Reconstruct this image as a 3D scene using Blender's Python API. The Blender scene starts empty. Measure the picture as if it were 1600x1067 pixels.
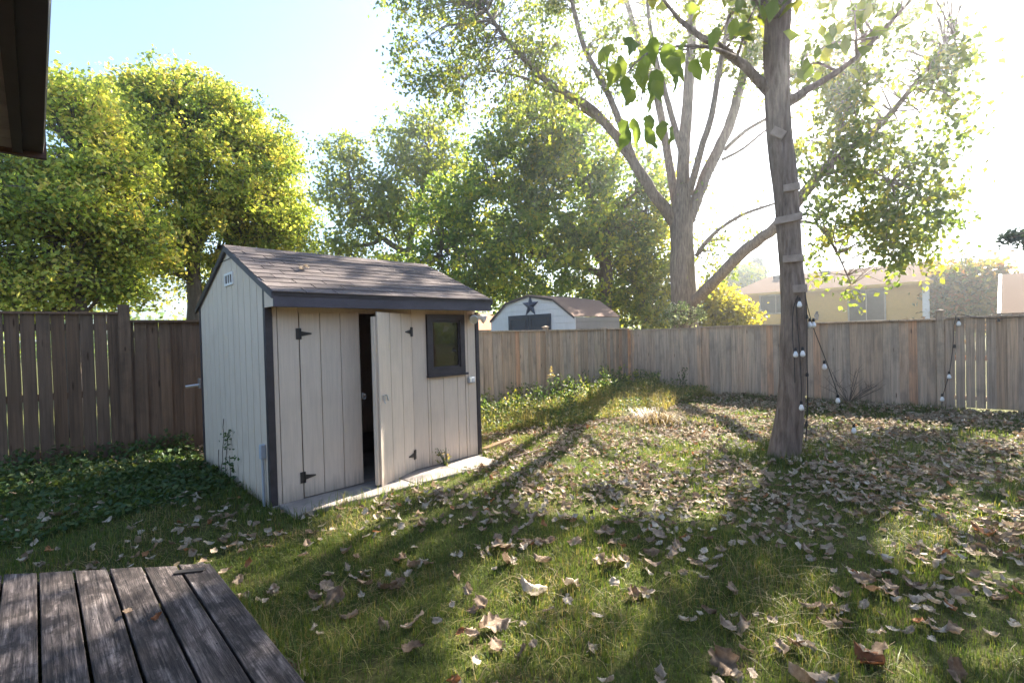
import bpy, math, random
import numpy as np
from mathutils import Vector, Matrix
from mathutils.noise import noise as mnoise

random.seed(7)
rng = np.random.default_rng(7)
C = bpy.context.scene.collection
R = math.radians
SC = bpy.context.scene

# ------------------------------------------------------------------ camera
EYE = 1.6
FPX = 761.955            # focal length in pixels of a 1600 px wide picture
PITCH, ROLL, YAW = 0.0145797, -0.0259934, 0.7737036
def cam_axes():
    base = np.array([[1, 0, 0], [0, 0, -1], [0, 1, 0]], float)
    c, s = math.cos(YAW), math.sin(YAW); rz = np.array([[c, -s, 0], [s, c, 0], [0, 0, 1]])
    c, s = math.cos(PITCH), math.sin(PITCH); rx = np.array([[1, 0, 0], [0, c, -s], [0, s, c]])
    c, s = math.cos(ROLL), math.sin(ROLL); rr = np.array([[c, -s, 0], [s, c, 0], [0, 0, 1]])
    return rr @ rx @ base @ rz
M = cam_axes()
cam = bpy.data.cameras.new('camera'); cam.sensor_width = 36; cam.lens = 36 * FPX / 1600
cam.clip_start = 0.05; cam.clip_end = 3000
co = bpy.data.objects.new('camera', cam); C.objects.link(co)
m4 = Matrix.Identity(4)
for i in range(3):
    m4[i][0] = M[0][i]; m4[i][1] = -M[1][i]; m4[i][2] = -M[2][i]
m4[2][3] = EYE
co.matrix_world = m4
SC.camera = co

# ------------------------------------------------------------------ light
SUN_EL, SUN_AZ = R(37), R(81)         # azimuth from +Y towards +X
w = bpy.data.worlds.new('World'); SC.world = w; w.use_nodes = True
nt = w.node_tree; nt.nodes.clear()
sky = nt.nodes.new('ShaderNodeTexSky'); sky.sky_type = 'NISHITA'; sky.sun_disc = False
sky.sun_elevation = SUN_EL; sky.sun_rotation = SUN_AZ
sky.air_density = 1.0; sky.dust_density = 0.7; sky.ozone_density = 1.2
bg = nt.nodes.new('ShaderNodeBackground'); bg.inputs['Strength'].default_value = 0.066
ow = nt.nodes.new('ShaderNodeOutputWorld')
nt.links.new(sky.outputs[0], bg.inputs[0]); nt.links.new(bg.outputs[0], ow.inputs[0])
sl = bpy.data.lights.new('sun', 'SUN'); sl.energy = 5.0; sl.angle = R(0.5); sl.color = (1.0, 0.92, 0.80)
so = bpy.data.objects.new('sun', sl); C.objects.link(so)
sd = Vector((math.cos(SUN_EL) * math.sin(SUN_AZ), math.cos(SUN_EL) * math.cos(SUN_AZ), math.sin(SUN_EL)))
so.rotation_euler = sd.to_track_quat('Z', 'Y').to_euler(); so.location = (20, 5, 20)
SC.view_settings.view_transform = 'Standard'; SC.view_settings.look = 'None'
SC.view_settings.gamma = 1; SC.view_settings.exposure = 2.72
try: SC.view_settings.use_curve_mapping = False
except Exception: pass
HAZE, HAZE_G = 0.0040, 0.89
cy = SC.cycles
cy.volume_bounces = 0
cy.max_bounces = 8; cy.diffuse_bounces = 4; cy.transmission_bounces = 6; cy.transparent_max_bounces = 12
cy.use_denoising = True

# ------------------------------------------------------------------ helpers
def ray(px, py):
    return M.T @ np.array([px - 800, py - 533.5, FPX])
EY = np.array([0, 0, EYE])
def at(px, py, d):               # the point seen there at horizontal distance d
    r = ray(px, py); return EY + r * (d / math.hypot(r[0], r[1]))
def on_x(px, py, x): r = ray(px, py); return EY + r * (x / r[0])
def on_y(px, py, y): r = ray(px, py); return EY + r * (y / r[1])
def on_z(px, py, z=0.0): r = ray(px, py); return EY + r * ((z - EYE) / r[2])
def depth_of(p): return float(M[2] @ (np.asarray(p) - EY))

def tag(o, label=None, cat=None, group=None, kind=None):
    if label: o['label'] = label
    if cat: o['category'] = cat
    if group: o['group'] = group
    if kind: o['kind'] = kind
    return o
def thing(name, label, cat, loc=(0, 0, 0), rz=0, group=None):
    o = bpy.data.objects.new(name, None); o.empty_display_size = 0.1; C.objects.link(o)
    o.location = loc; o.rotation_euler = (0, 0, rz)
    return tag(o, label, cat, group)
def link(name, me, parent=None, loc=(0, 0, 0), rot=(0, 0, 0), scale=(1, 1, 1)):
    o = bpy.data.objects.new(name, me); C.objects.link(o)
    o.location = loc; o.rotation_euler = rot; o.scale = scale
    if parent is not None: o.parent = parent
    return o

class MB:
    def __init__(s): s.v = []; s.f = []
    def add(s, vs, fs):
        n = len(s.v); s.v += [tuple(map(float, p)) for p in vs]; s.f += [tuple(i + n for i in f) for f in fs]; return s
    def box(s, x0, x1, y0, y1, z0, z1):
        return s.add([(x0, y0, z0), (x1, y0, z0), (x1, y1, z0), (x0, y1, z0), (x0, y0, z1), (x1, y0, z1), (x1, y1, z1), (x0, y1, z1)],
                     [(0, 3, 2, 1), (4, 5, 6, 7), (0, 1, 5, 4), (1, 2, 6, 5), (2, 3, 7, 6), (3, 0, 4, 7)])
    def obox(s, c, a, b, d):    # centre and three half axes
        c, a, b, d = map(np.array, (c, a, b, d))
        k = [(-1, -1, -1), (1, -1, -1), (1, 1, -1), (-1, 1, -1), (-1, -1, 1), (1, -1, 1), (1, 1, 1), (-1, 1, 1)]
        return s.add([c + i * a + j * b + l * d for i, j, l in k],
                     [(0, 3, 2, 1), (4, 5, 6, 7), (0, 1, 5, 4), (1, 2, 6, 5), (2, 3, 7, 6), (3, 0, 4, 7)])
    def prism(s, poly, axis, lo, hi):   # poly in the other two axes, extruded along axis
        n = len(poly); vs = []
        for t in (lo, hi):
            for a, b in poly:
                vs.append((t, a, b) if axis == 0 else (a, t, b) if axis == 1 else (a, b, t))
        fs = [tuple(range(n - 1, -1, -1)), tuple(range(n, 2 * n))]
        fs += [(i, (i + 1) % n, n + (i + 1) % n, n + i) for i in range(n)]
        return s.add(vs, fs)
    def tube(s, pts, rad, n=8, cap=True, wob=0.0):
        pts = [np.array(p, float) for p in pts]; rings = []
        if not hasattr(rad, '__len__'): rad = [rad] * len(pts)
        up = np.array([0.13, 0.31, 0.94])
        base = len(s.v)
        for i, p in enumerate(pts):
            t = pts[min(i + 1, len(pts) - 1)] - pts[max(i - 1, 0)]; t = t / (np.linalg.norm(t) + 1e-9)
            u = np.cross(up, t)
            if np.linalg.norm(u) < 0.2: u = np.cross(np.array([1, 0.2, 0]), t)
            u /= np.linalg.norm(u); v = np.cross(t, u)
            for k in range(n):
                a = 2 * math.pi * k / n; r = rad[i] * (1 + (random.uniform(-wob, wob) if wob else 0))
                s.v.append(tuple(p + r * (math.cos(a) * u + math.sin(a) * v)))
        for i in range(len(pts) - 1):
            for k in range(n):
                a = base + i * n + k; b = base + i * n + (k + 1) % n
                s.f.append((a, b, b + n, a + n))
        if cap:
            s.f.append(tuple(base + k for k in range(n - 1, -1, -1)))
            e = base + (len(pts) - 1) * n; s.f.append(tuple(e + k for k in range(n)))
        return s
    def lathe(s, prof, n=12, c=(0, 0, 0)):   # (r, z) profile about z
        b = len(s.v); c = np.array(c)
        for r, z in prof:
            for k in range(n):
                a = 2 * math.pi * k / n; s.v.append((c[0] + r * math.cos(a), c[1] + r * math.sin(a), c[2] + z))
        for i in range(len(prof) - 1):
            for k in range(n):
                q = b + i * n + k; t = b + i * n + (k + 1) % n; s.f.append((q, t, t + n, q + n))
        s.f.append(tuple(b + k for k in range(n - 1, -1, -1)))
        e = b + (len(prof) - 1) * n; s.f.append(tuple(e + k for k in range(n)))
        return s
    def mesh(s, name, mat, smooth=False, off=(0, 0, 0)):
        me = bpy.data.meshes.new(name)
        me.from_pydata([(a - off[0], b - off[1], c - off[2]) for a, b, c in s.v], [], s.f); me.update()
        if mat: me.materials.append(mat)
        if smooth: me.polygons.foreach_set('use_smooth', [True] * len(me.polygons))
        return me
    def build(s, name, mat, parent=None, smooth=False, bevel=0):
        off = parent.location if parent is not None else (0, 0, 0)
        g = parent
        while g is not None and g.parent is not None:
            g = g.parent; off = tuple(off[i] + g.location[i] for i in range(3))
        o = link(name, s.mesh(name, mat, smooth, off), parent)
        if bevel:
            b = o.modifiers.new('bevel', 'BEVEL'); b.width = bevel; b.segments = 2; b.limit_method = 'ANGLE'
        return o

def np_mesh(name, verts, faces, mat, rnd=None, smooth=False):
    """faces: (n,k) int array"""
    me = bpy.data.meshes.new(name); n, k = faces.shape
    me.vertices.add(len(verts)); me.vertices.foreach_set('co', np.ascontiguousarray(verts, dtype=np.float32).ravel())
    me.loops.add(n * k); me.loops.foreach_set('vertex_index', np.ascontiguousarray(faces, dtype=np.int32).ravel())
    me.polygons.add(n); me.polygons.foreach_set('loop_start', np.arange(0, n * k, k, dtype=np.int32))
    try: me.polygons.foreach_set('loop_total', np.full(n, k, dtype=np.int32))
    except Exception: pass
    if rnd is not None:
        a = me.attributes.new('rnd', 'FLOAT', 'FACE'); a.data.foreach_set('value', np.ascontiguousarray(rnd, dtype=np.float32))
    if mat: me.materials.append(mat)
    me.update(); me.validate()
    if smooth: me.polygons.foreach_set('use_smooth', np.ones(len(me.polygons), dtype=bool))
    return me

# ------------------------------------------------------------------ materials
class Mat:
    def __init__(s, name, rough=0.7, spec=0.3):
        s.m = bpy.data.materials.new(name); s.m.use_nodes = True; s.t = s.m.node_tree; s.n = s.t.nodes; s.l = s.t.links
        s.p = s.n['Principled BSDF']; s.out = s.n['Material Output']
        s.p.inputs['Roughness'].default_value = rough; s.p.inputs['Specular IOR Level'].default_value = spec
    def node(s, t, **kw):
        x = s.n.new(t)
        for k, v in kw.items():
            if k.startswith('i_'):
                key = k[2:].replace('_', ' '); x.inputs[key].default_value = v
            else: setattr(x, k, v)
        return x
    def coords(s, scale=(1, 1, 1), kind='Object', jitter=True):
        tc = s.node('ShaderNodeTexCoord'); mp = s.node('ShaderNodeMapping'); mp.inputs['Scale'].default_value = scale
        s.l.new(tc.outputs[kind], mp.inputs['Vector'])
        if jitter:
            oi = s.node('ShaderNodeObjectInfo'); mu = s.node('ShaderNodeMath', operation='MULTIPLY'); mu.inputs[1].default_value = 57.3
            s.l.new(oi.outputs['Random'], mu.inputs[0])
            cb = s.node('ShaderNodeCombineXYZ'); s.l.new(mu.outputs[0], cb.inputs[0]); s.l.new(mu.outputs[0], cb.inputs[2])
            s.l.new(cb.outputs[0], mp.inputs['Location'])
        return mp.outputs[0]
    def noise(s, vec, scale, detail=6, rough=0.6):
        x = s.node('ShaderNodeTexNoise'); x.inputs['Scale'].default_value = scale; x.inputs['Detail'].default_value = detail; x.inputs['Roughness'].default_value = rough
        if vec is not None: s.l.new(vec, x.inputs['Vector'])
        return x.outputs['Fac']
    def ramp(s, fac, stops):
        x = s.node('ShaderNodeValToRGB'); e = x.color_ramp.elements
        while len(e) < len(stops): e.new(0.5)
        for el, (p, c) in zip(e, stops): el.position = p; el.color = (*c, 1) if len(c) == 3 else c
        s.l.new(fac, x.inputs[0]); return x.outputs[0]
    def mix(s, fac, a, b, mode='MIX'):
        x = s.node('ShaderNodeMixRGB', blend_type=mode)
        for i, v in ((0, fac), (1, a), (2, b)):
            if isinstance(v, (int, float)): x.inputs[i].default_value = v
            elif isinstance(v, tuple): x.inputs[i].default_value = (*v, 1)
            else: s.l.new(v, x.inputs[i])
        return x.outputs[0]
    def color(s, v):
        if isinstance(v, tuple): s.p.inputs['Base Color'].default_value = (*v, 1)
        else: s.l.new(v, s.p.inputs['Base Color'])
        return s
    def bump(s, h, strength=0.3, dist=0.01):
        b = s.node('ShaderNodeBump'); b.inputs['Strength'].default_value = strength; b.inputs['Distance'].default_value = dist
        s.l.new(h, b.inputs['Height']); s.l.new(b.outputs[0], s.p.inputs['Normal']); return s

def m_plain(name, col, rough=0.6, spec=0.3, var=0.25, scale=6, metal=0.0, bump=0.1):
    k = Mat(name, rough, spec); v = k.coords()
    n = k.noise(v, scale, 8); lo = tuple(c * (1 - var) for c in col); hi = tuple(min(1, c * (1 + var)) for c in col)
    k.color(k.ramp(n, [(0.3, lo), (0.7, hi)])); k.p.inputs['Metallic'].default_value = metal
    k.bump(k.noise(v, scale * 12, 4), bump, 0.003)
    return k.m

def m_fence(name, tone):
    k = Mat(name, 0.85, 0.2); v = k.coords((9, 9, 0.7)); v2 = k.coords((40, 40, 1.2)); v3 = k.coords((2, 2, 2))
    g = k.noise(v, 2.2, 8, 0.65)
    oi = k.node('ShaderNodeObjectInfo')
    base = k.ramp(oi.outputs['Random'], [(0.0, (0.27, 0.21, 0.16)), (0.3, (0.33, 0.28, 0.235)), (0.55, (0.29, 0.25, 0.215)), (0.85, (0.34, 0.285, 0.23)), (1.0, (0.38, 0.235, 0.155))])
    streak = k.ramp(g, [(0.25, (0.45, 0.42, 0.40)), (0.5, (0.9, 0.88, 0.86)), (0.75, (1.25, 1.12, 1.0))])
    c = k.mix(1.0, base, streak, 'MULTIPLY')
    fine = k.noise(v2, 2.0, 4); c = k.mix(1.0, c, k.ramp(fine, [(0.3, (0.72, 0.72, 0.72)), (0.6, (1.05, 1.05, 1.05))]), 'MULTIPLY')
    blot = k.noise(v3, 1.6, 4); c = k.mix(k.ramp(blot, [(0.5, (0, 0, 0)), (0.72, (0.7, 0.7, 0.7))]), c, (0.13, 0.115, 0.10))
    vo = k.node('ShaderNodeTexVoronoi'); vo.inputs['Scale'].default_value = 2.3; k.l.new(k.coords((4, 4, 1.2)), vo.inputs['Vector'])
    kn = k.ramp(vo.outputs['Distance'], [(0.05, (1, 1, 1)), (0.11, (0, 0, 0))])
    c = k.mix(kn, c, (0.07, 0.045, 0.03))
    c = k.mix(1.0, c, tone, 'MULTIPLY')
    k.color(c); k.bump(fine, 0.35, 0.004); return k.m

def m_deck():
    k = Mat('weathered_deck_wood', 0.75, 0.3); v = k.coords((14, 0.9, 14)); v2 = k.coords((60, 1.6, 60)); v3 = k.coords((3, 2, 3))
    g = k.noise(v, 2.0, 9, 0.75); f = k.noise(v2, 2.2, 6, 0.7); b = k.noise(v3, 2.6, 8, 0.7)
    c = k.ramp(g, [(0.36, (0.016, 0.013, 0.013)), (0.46, (0.055, 0.047, 0.046)), (0.54, (0.12, 0.105, 0.102)), (0.66, (0.27, 0.245, 0.24))])
    c = k.mix(1.0, c, k.ramp(f, [(0.36, (0.25, 0.25, 0.26)), (0.5, (1, 1, 1)), (0.62, (1.5, 1.48, 1.45))]), 'MULTIPLY')
    c = k.mix(k.ramp(b, [(0.47, (0, 0, 0)), (0.56, (0.9, 0.9, 0.9))]), c, k.ramp(f, [(0.35, (0.006, 0.005, 0.005)), (0.6, (0.05, 0.04, 0.037))]))
    wv = k.noise(k.coords((12, 2.2, 12)), 2.2, 8, .75); c = k.mix(k.ramp(wv, [(0.56, (0, 0, 0)), (0.70, (0.6, 0.6, 0.6))]), c, (0.22, 0.20, 0.185))
    c = k.mix(1, c, (0.85, 0.79, 0.75), 'MULTIPLY')
    k.color(c); k.bump(k.mix(0.5, g, f), 0.8, 0.008); return k.m

def m_siding(name, col):
    k = Mat(name, 0.55, 0.3); v = k.coords((30, 30, 1.5)); v2 = k.coords((2, 2, 1.2), jitter=False, kind='Object'); 
    f = k.noise(v, 2, 6); b = k.noise(v2, 2.2, 6)
    c = k.ramp(f, [(0.3, tuple(x * 0.9 for x in col)), (0.7, tuple(x * 1.05 for x in col))])
    c = k.mix(k.ramp(b, [(0.5, (0, 0, 0)), (0.8, (0.35, 0.35, 0.35))]), c, tuple(x * 0.62 for x in col))
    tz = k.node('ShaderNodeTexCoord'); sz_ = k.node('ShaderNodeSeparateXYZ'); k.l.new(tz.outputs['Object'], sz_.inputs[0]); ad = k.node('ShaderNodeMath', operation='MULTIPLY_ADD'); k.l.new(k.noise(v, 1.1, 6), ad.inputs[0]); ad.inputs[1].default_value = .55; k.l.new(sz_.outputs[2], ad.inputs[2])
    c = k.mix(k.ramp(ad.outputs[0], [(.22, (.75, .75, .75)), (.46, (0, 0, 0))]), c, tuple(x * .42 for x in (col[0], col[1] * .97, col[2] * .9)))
    k.color(c); k.bump(f, 0.25, 0.003); return k.m

def m_shingle(name, base):
    k = Mat(name, 1.0, 0.04); oi = k.node('ShaderNodeObjectInfo'); v = k.coords()
    c0 = k.ramp(oi.outputs['Random'], [(0, tuple(x * 0.82 for x in base)), (1, tuple(x * 1.18 for x in base))])
    gr = k.noise(v, 160, 3); c = k.mix(1, c0, k.ramp(gr, [(0.3, (0.6, 0.6, 0.6)), (0.7, (1.35, 1.3, 1.3))]), 'MULTIPLY')
    k.color(c); k.bump(gr, 0.5, 0.003); return k.m

def m_bark(name, dark, lite, sc=1.0):
    k = Mat(name, 0.95, 0.1); v = k.coords((14 * sc, 14 * sc, 2.2 * sc), jitter=False)
    g = k.noise(v, 1.6, 8, 0.65); v2 = k.coords((3, 3, 3), jitter=False); b = k.noise(v2, 1.5, 5)
    c = k.ramp(g, [(0.3, dark), (0.62, lite)]); c = k.mix(k.ramp(b, [(0.45, (0, 0, 0)), (0.7, (0.5, 0.5, 0.5))]), c, tuple(x * 0.6 for x in lite))
    k.color(c); k.bump(g, 0.9, 0.03); return k.m

def m_leaf(name, stops, trans=0.45, rough=0.5, spec=0.3, attr=True):
    k = Mat(name, rough, spec)
    if attr: src = k.node('ShaderNodeAttribute', attribute_name='rnd').outputs['Fac']
    else: src = k.node('ShaderNodeObjectInfo').outputs['Random']
    c = k.ramp(src, stops); k.color(c)
    tr = k.node('ShaderNodeBsdfTranslucent')
    warm = k.mix(1.0, c, (1.25, 1.2, 0.6), 'MULTIPLY'); k.l.new(warm, tr.inputs['Color'])
    mx = k.node('ShaderNodeMixShader'); mx.inputs[0].default_value = trans
    k.l.new(k.p.outputs[0], mx.inputs[1]); k.l.new(tr.outputs[0], mx.inputs[2]); k.l.new(mx.outputs[0], k.out.inputs[0])
    return k.m

FENCE = m_fence('weathered_fence_wood', (1.70, 1.63, 1.54)); FENCE_DARK = m_fence('dark_fence_wood', (0.56, 0.45, 0.385)); DECK = m_deck()  # FENCE_DARK: same wood pattern multiplied by a darker brown tone
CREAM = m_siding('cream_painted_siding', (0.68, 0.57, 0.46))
GABLE = CREAM
DARK = m_plain('dark_brown_paint', (0.050, 0.043, 0.048), 0.45, 0.4, 0.3, 8)
FASCIA = m_plain('dark_fascia_paint', (0.075, 0.068, 0.085), 0.45, 0.4, 0.25, 5)
SHING = m_shingle('brown_asphalt_shingle', (0.135, 0.118, 0.112))
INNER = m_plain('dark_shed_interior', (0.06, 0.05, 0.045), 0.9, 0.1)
BLACKM = m_plain('black_hinge_metal', (0.03, 0.026, 0.024), 0.5, 0.5, 0.3, 20)
STEEL = m_plain('galvanised_steel', (0.55, 0.56, 0.58), 0.35, 0.5, 0.15, 20, 0.8)
GREYP = m_plain('grey_plastic_box', (0.38, 0.41, 0.46), 0.5, 0.4, 0.1)
WHITE = m_plain('white_paint', (0.78, 0.77, 0.75), 0.5, 0.4, 0.08)
CONC = m_plain('patio_concrete', (0.27, 0.235, 0.21), 0.9, 0.2, 0.35, 3, bump=0.5)
BARK1 = m_bark('grey_brown_bark', (0.085, 0.062, 0.048), (0.30, 0.235, 0.19))
BARK2 = m_bark('dark_bark', (0.06, 0.047, 0.038), (0.20, 0.16, 0.13), 0.6)
def m_glass():
    k = Mat('dark_window_glass', 0.04, 0.6); k.color((0.018, 0.014, 0.012)); v = k.coords((1, 1, 1))
    k.bump(k.noise(v, 3.0, 2), 0.05, 0.02); return k.m
GLASS = m_glass()
BULB = Mat('frosted_bulb_glass', 0.25, 0.5).color((0.85, 0.85, 0.84)).m
CABLE = m_plain('black_cable_rubber', (0.022, 0.02, 0.022), 0.6, 0.3)
BOARD = m_plain('pale_rung_board', (0.33, 0.265, 0.22), 0.85, 0.2, 0.25, 12)

# ------------------------------------------------------------------ terrain
def gz(x, y):
    x = np.asarray(x, float); y = np.asarray(y, float)
    z = 0.022 * np.sin(1.3 * x + 0.4) * np.cos(1.1 * y - 0.7) + 0.012 * np.sin(3.1 * x + 2.2 * y) + 0.008 * np.sin(5.3 * y - 2.9 * x)
    z = z + 0.07 * np.exp(-((x - 0) ** 2 / 5 + (y - 8.2) ** 2 / 2.5))
    z = z - 0.12 * np.exp(-((x - 7) ** 2 / 5 + (y - 8.3) ** 2 / 1.2))
    z = z + 0.16 * np.exp(-((x - 10.2) ** 2 / 3.2 + (y - 6.3) ** 2 / 1.0)) + 0.07 * np.exp(-((x - 6.42) ** 2 + (y - 1.93) ** 2) / 0.35)
    fl = np.clip((np.maximum(np.abs(x - 3.0) / 1.5, np.abs(y - 5.95) / 1.75) - 1.0) * 3, 0, 1)   # level by the shed slab
    return z * np.clip(fl, 0, 1)
def lawn():
    def axis(lo, hi, step, far):
        a = list(np.arange(lo, hi + 1e-6, step)); b = []; d = step
        x = hi
        while x < far: d *= 1.3; x += d; b.append(x)
        c = []; d = step; x = lo
        while x > -far: d *= 1.35; x -= d; c.append(x)
        return np.array(c[::-1] + a + b)
    xs = axis(-3, 14, 0.10, 300); ys = axis(-3, 10, 0.10, 300)
    X, Y = np.meshgrid(xs, ys); Z = gz(X, Y)
    V = np.stack([X.ravel(), Y.ravel(), Z.ravel()], 1); nx, ny = len(xs), len(ys)
    i = np.arange((ny - 1) * (nx - 1)); r, c = i // (nx - 1), i % (nx - 1); a = r * nx + c
    F = np.stack([a, a + 1, a + nx + 1, a + nx], 1)
    k = Mat('lawn_soil', 0.95, 0.1); v = k.coords(jitter=False)
    n = k.noise(v, 3.5, 8); n2 = k.noise(v, 40, 6)
    c_ = k.ramp(n, [(0.3, (0.045, 0.055, 0.016)), (0.5, (0.075, 0.085, 0.025)), (0.7, (0.11, 0.085, 0.045))])
    c_ = k.mix(1, c_, k.ramp(n2, [(0.3, (0.5, 0.5, 0.5)), (0.7, (1.4, 1.35, 1.2))]), 'MULTIPLY')
    k.color(c_); k.bump(n2, 0.8, 0.03)
    o = link('lawn', np_mesh('lawn', V, F, k.m, smooth=True)); tag(o, kind='structure')
lawn()

# ------------------------------------------------------------------ haze: added air volume standing in for the sun's veiling glare in the lens
hz = bpy.data.materials.new('glare_haze'); hz.use_nodes = True; hn = hz.node_tree; hn.nodes.clear()
pv = hn.nodes.new('ShaderNodeVolumePrincipled'); pv.inputs['Color'].default_value = (0.95, 0.97, 1, 1)
pv.inputs['Density'].default_value = HAZE; pv.inputs['Anisotropy'].default_value = HAZE_G
ho = hn.nodes.new('ShaderNodeOutputMaterial'); hn.links.new(pv.outputs[0], ho.inputs['Volume'])
tag(MB().box(-480, 480, -480, 480, -1.2, 24).build('glare_haze', hz), kind='stuff')

# ------------------------------------------------------------------ shed
X0, X1, YF, YB = 1.565, 4.185, 4.93, 7.48
RIDGE_Y, RIDGE_Z, EAVE_Y, EAVE_Z = 6.13, 2.665, 4.665, 2.045
SLOPE = (RIDGE_Z - EAVE_Z) / (RIDGE_Y - EAVE_Y)
def roof_z(y): return RIDGE_Z - abs(y - RIDGE_Y) * SLOPE
shed = thing('garden_shed', 'cream garden shed with dark brown trim, shingled roof and one door ajar', 'shed', (X0, YF, 0))
T = 0.02
# front siding boards: real tongues with recessed joints
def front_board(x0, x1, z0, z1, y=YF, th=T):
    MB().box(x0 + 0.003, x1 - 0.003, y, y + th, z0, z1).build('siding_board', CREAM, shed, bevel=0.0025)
Z0 = 0.03
for a, b in ((X0 + 0.055, 1.665), (1.665, 1.868)): front_board(a, b, Z0 - 0.01, 1.93)
front_board(3.165, 3.372, Z0, 1.93)
for a, b in ((3.372, 3.408), (3.408, 3.608), (3.608, 3.828), (3.828, 4.005), (4.005, X1 - 0.045)):
    zt = 1.93 if a > 3.95 else 1.115
    if a == 3.828:
        front_board(3.828, 3.955, Z0, 1.115); front_board(3.958, 4.005, Z0, 1.93); continue
    front_board(a, b, Z0, zt)
front_board(3.372, 3.955, 1.862, 1.93)
MB().box(1.868, 3.16, YF + 0.004, YF + 0.03, 1.868, 1.93).build('door_header', CREAM, shed)
# backing sheet and dark interior behind the opening
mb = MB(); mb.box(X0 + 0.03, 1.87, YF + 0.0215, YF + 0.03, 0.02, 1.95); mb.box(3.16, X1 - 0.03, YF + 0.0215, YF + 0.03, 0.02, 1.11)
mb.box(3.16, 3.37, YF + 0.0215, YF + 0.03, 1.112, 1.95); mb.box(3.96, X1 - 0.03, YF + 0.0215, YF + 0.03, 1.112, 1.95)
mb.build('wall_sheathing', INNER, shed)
MB().box(X0 + 0.02, X1 - 0.02, YF + 0.03, YB - 0.02, -0.02, 0.05).build('floor_slab', CONC, shed)
# gable siding boards, left and right
def gable(x, sgn, n):
    ys = np.linspace(YF + 0.035, YB - 0.035, n + 1)
    for a, b in zip(ys[:-1], ys[1:]):
        pts = [(a + 0.0065, 0.0), (b - 0.0065, 0.0), (b - 0.0065, roof_z(b) - 0.035)]
        if a < RIDGE_Y < b: pts.append((RIDGE_Y, RIDGE_Z - 0.035))
        pts.append((a + 0.0065, roof_z(a) - 0.035))
        xa, xb = (x, x + T) if sgn < 0 else (x - T, x)
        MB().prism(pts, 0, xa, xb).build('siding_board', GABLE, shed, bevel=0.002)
    xa, xb = (x + T + 0.001, x + T + 0.006) if sgn < 0 else (x - T - 0.006, x - T - 0.001)
    MB().prism([(YF + 0.03, 0), (YB - 0.03, 0), (YB - 0.03, roof_z(YB) - 0.04), (RIDGE_Y, RIDGE_Z - 0.04), (YF + 0.03, roof_z(YF) - 0.04)], 0, xa, xb).build('gable_sheathing', INNER, shed)
gable(X0, -1, 12); gable(X1, 1, 12)
MB().box(X0 - 0.006, X0 + 0.0, 5.86, 6.38, 2.515, 2.523).build('gable_seam', DARK, shed)
MB().box(X0 + 0.02, X1 - 0.02, YB - T, YB, 0, roof_z(YB) - 0.05).build('rear_wall', CREAM, shed)
for x0, x1, y0, y1, zt in ((X0 - 0.012, X0 + 0.055, YF - 0.012, YF + 0.045, 1.905), (X1 - 0.042, X1 + 0.012, YF - 0.012, YF + 0.045, 1.905),
                       (X0 - 0.012, X0 + 0.03, YB - 0.045, YB + 0.012, 2.06), (X1 - 0.03, X1 + 0.012, YB - 0.045, YB + 0.012, 2.06)):
    MB().box(x0, x1, y0, y1, -0.03, zt).build('corner_post', DARK, shed, bevel=0.004)
MB().box(X0 - 0.011, X0 + 0.032, YF - 0.011, YF + 0.045, 1.907, 2.10).build('corner_post', DARK, shed)
# eave box: returns, soffit, fascia
for xa, xb in ((X0 - 0.012, X0 + 0.004), (X1 - 0.004, X1 + 0.012)):
    MB().prism([(EAVE_Y + 0.02, 1.912), (YF - 0.013, 1.912), (YF - 0.013, roof_z(YF) - 0.03), (EAVE_Y + 0.02, EAVE_Z - 0.03)], 0, xa, xb).build('eave_return', CREAM, shed)
MB().box(X0 + 0.005, X1 - 0.005, EAVE_Y + 0.02, YF + 0.02, 1.932, 1.944).build('soffit', m_plain('bare_soffit_board', (0.36, 0.22, 0.14), 0.8), shed)
MB().box(X0 - 0.014, X1 + 0.014, EAVE_Y - 0.004, EAVE_Y + 0.019, 1.905, EAVE_Z - 0.012).build('fascia', FASCIA, shed, bevel=0.004)
# roof deck, rake boards, shingles
def slab(y0, z0, y1, z1, th, xa, xb):
    return MB().prism([(y0, z0), (y1, z1), (y1, z1 - th), (y0, z0 - th)], 0, xa, xb)
slab(EAVE_Y - 0.015, EAVE_Z - 0.008, RIDGE_Y, RIDGE_Z - 0.002, 0.028, X0 - 0.012, X1 + 0.012).build('roof_deck', DARK, shed)
slab(RIDGE_Y, RIDGE_Z - 0.002, YB + 0.12, roof_z(YB + 0.12), 0.028, X0 - 0.012, X1 + 0.012).build('rear_roof_deck', SHING, shed)
for xa, xb in ((X0 - 0.034, X0 - 0.0125), (X1 + 0.0125, X1 + 0.034)):
    slab(EAVE_Y - 0.012, EAVE_Z - 0.002, RIDGE_Y, RIDGE_Z + 0.003, 0.062, xa, xb).build('rake_board', FASCIA, shed)
    slab(RIDGE_Y, RIDGE_Z + 0.003, YB + 0.12, roof_z(YB + 0.12) + 0.003, 0.062, xa, xb).build('rake_board', DARK, shed)
rows, tabw = 11, 0.305
L = math.hypot(RIDGE_Y - EAVE_Y, RIDGE_Z - EAVE_Z); ang = math.atan(SLOPE); ex = L / rows
def tab_mesh(wd):
    return MB().prism([(-0.02, 0.0), (-0.02, 0.010), (ex + 0.01, 0.003), (ex + 0.01, -0.004)], 0, 0.0035, wd - 0.0035).mesh('shingle', SHING)
tabs = {}
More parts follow.
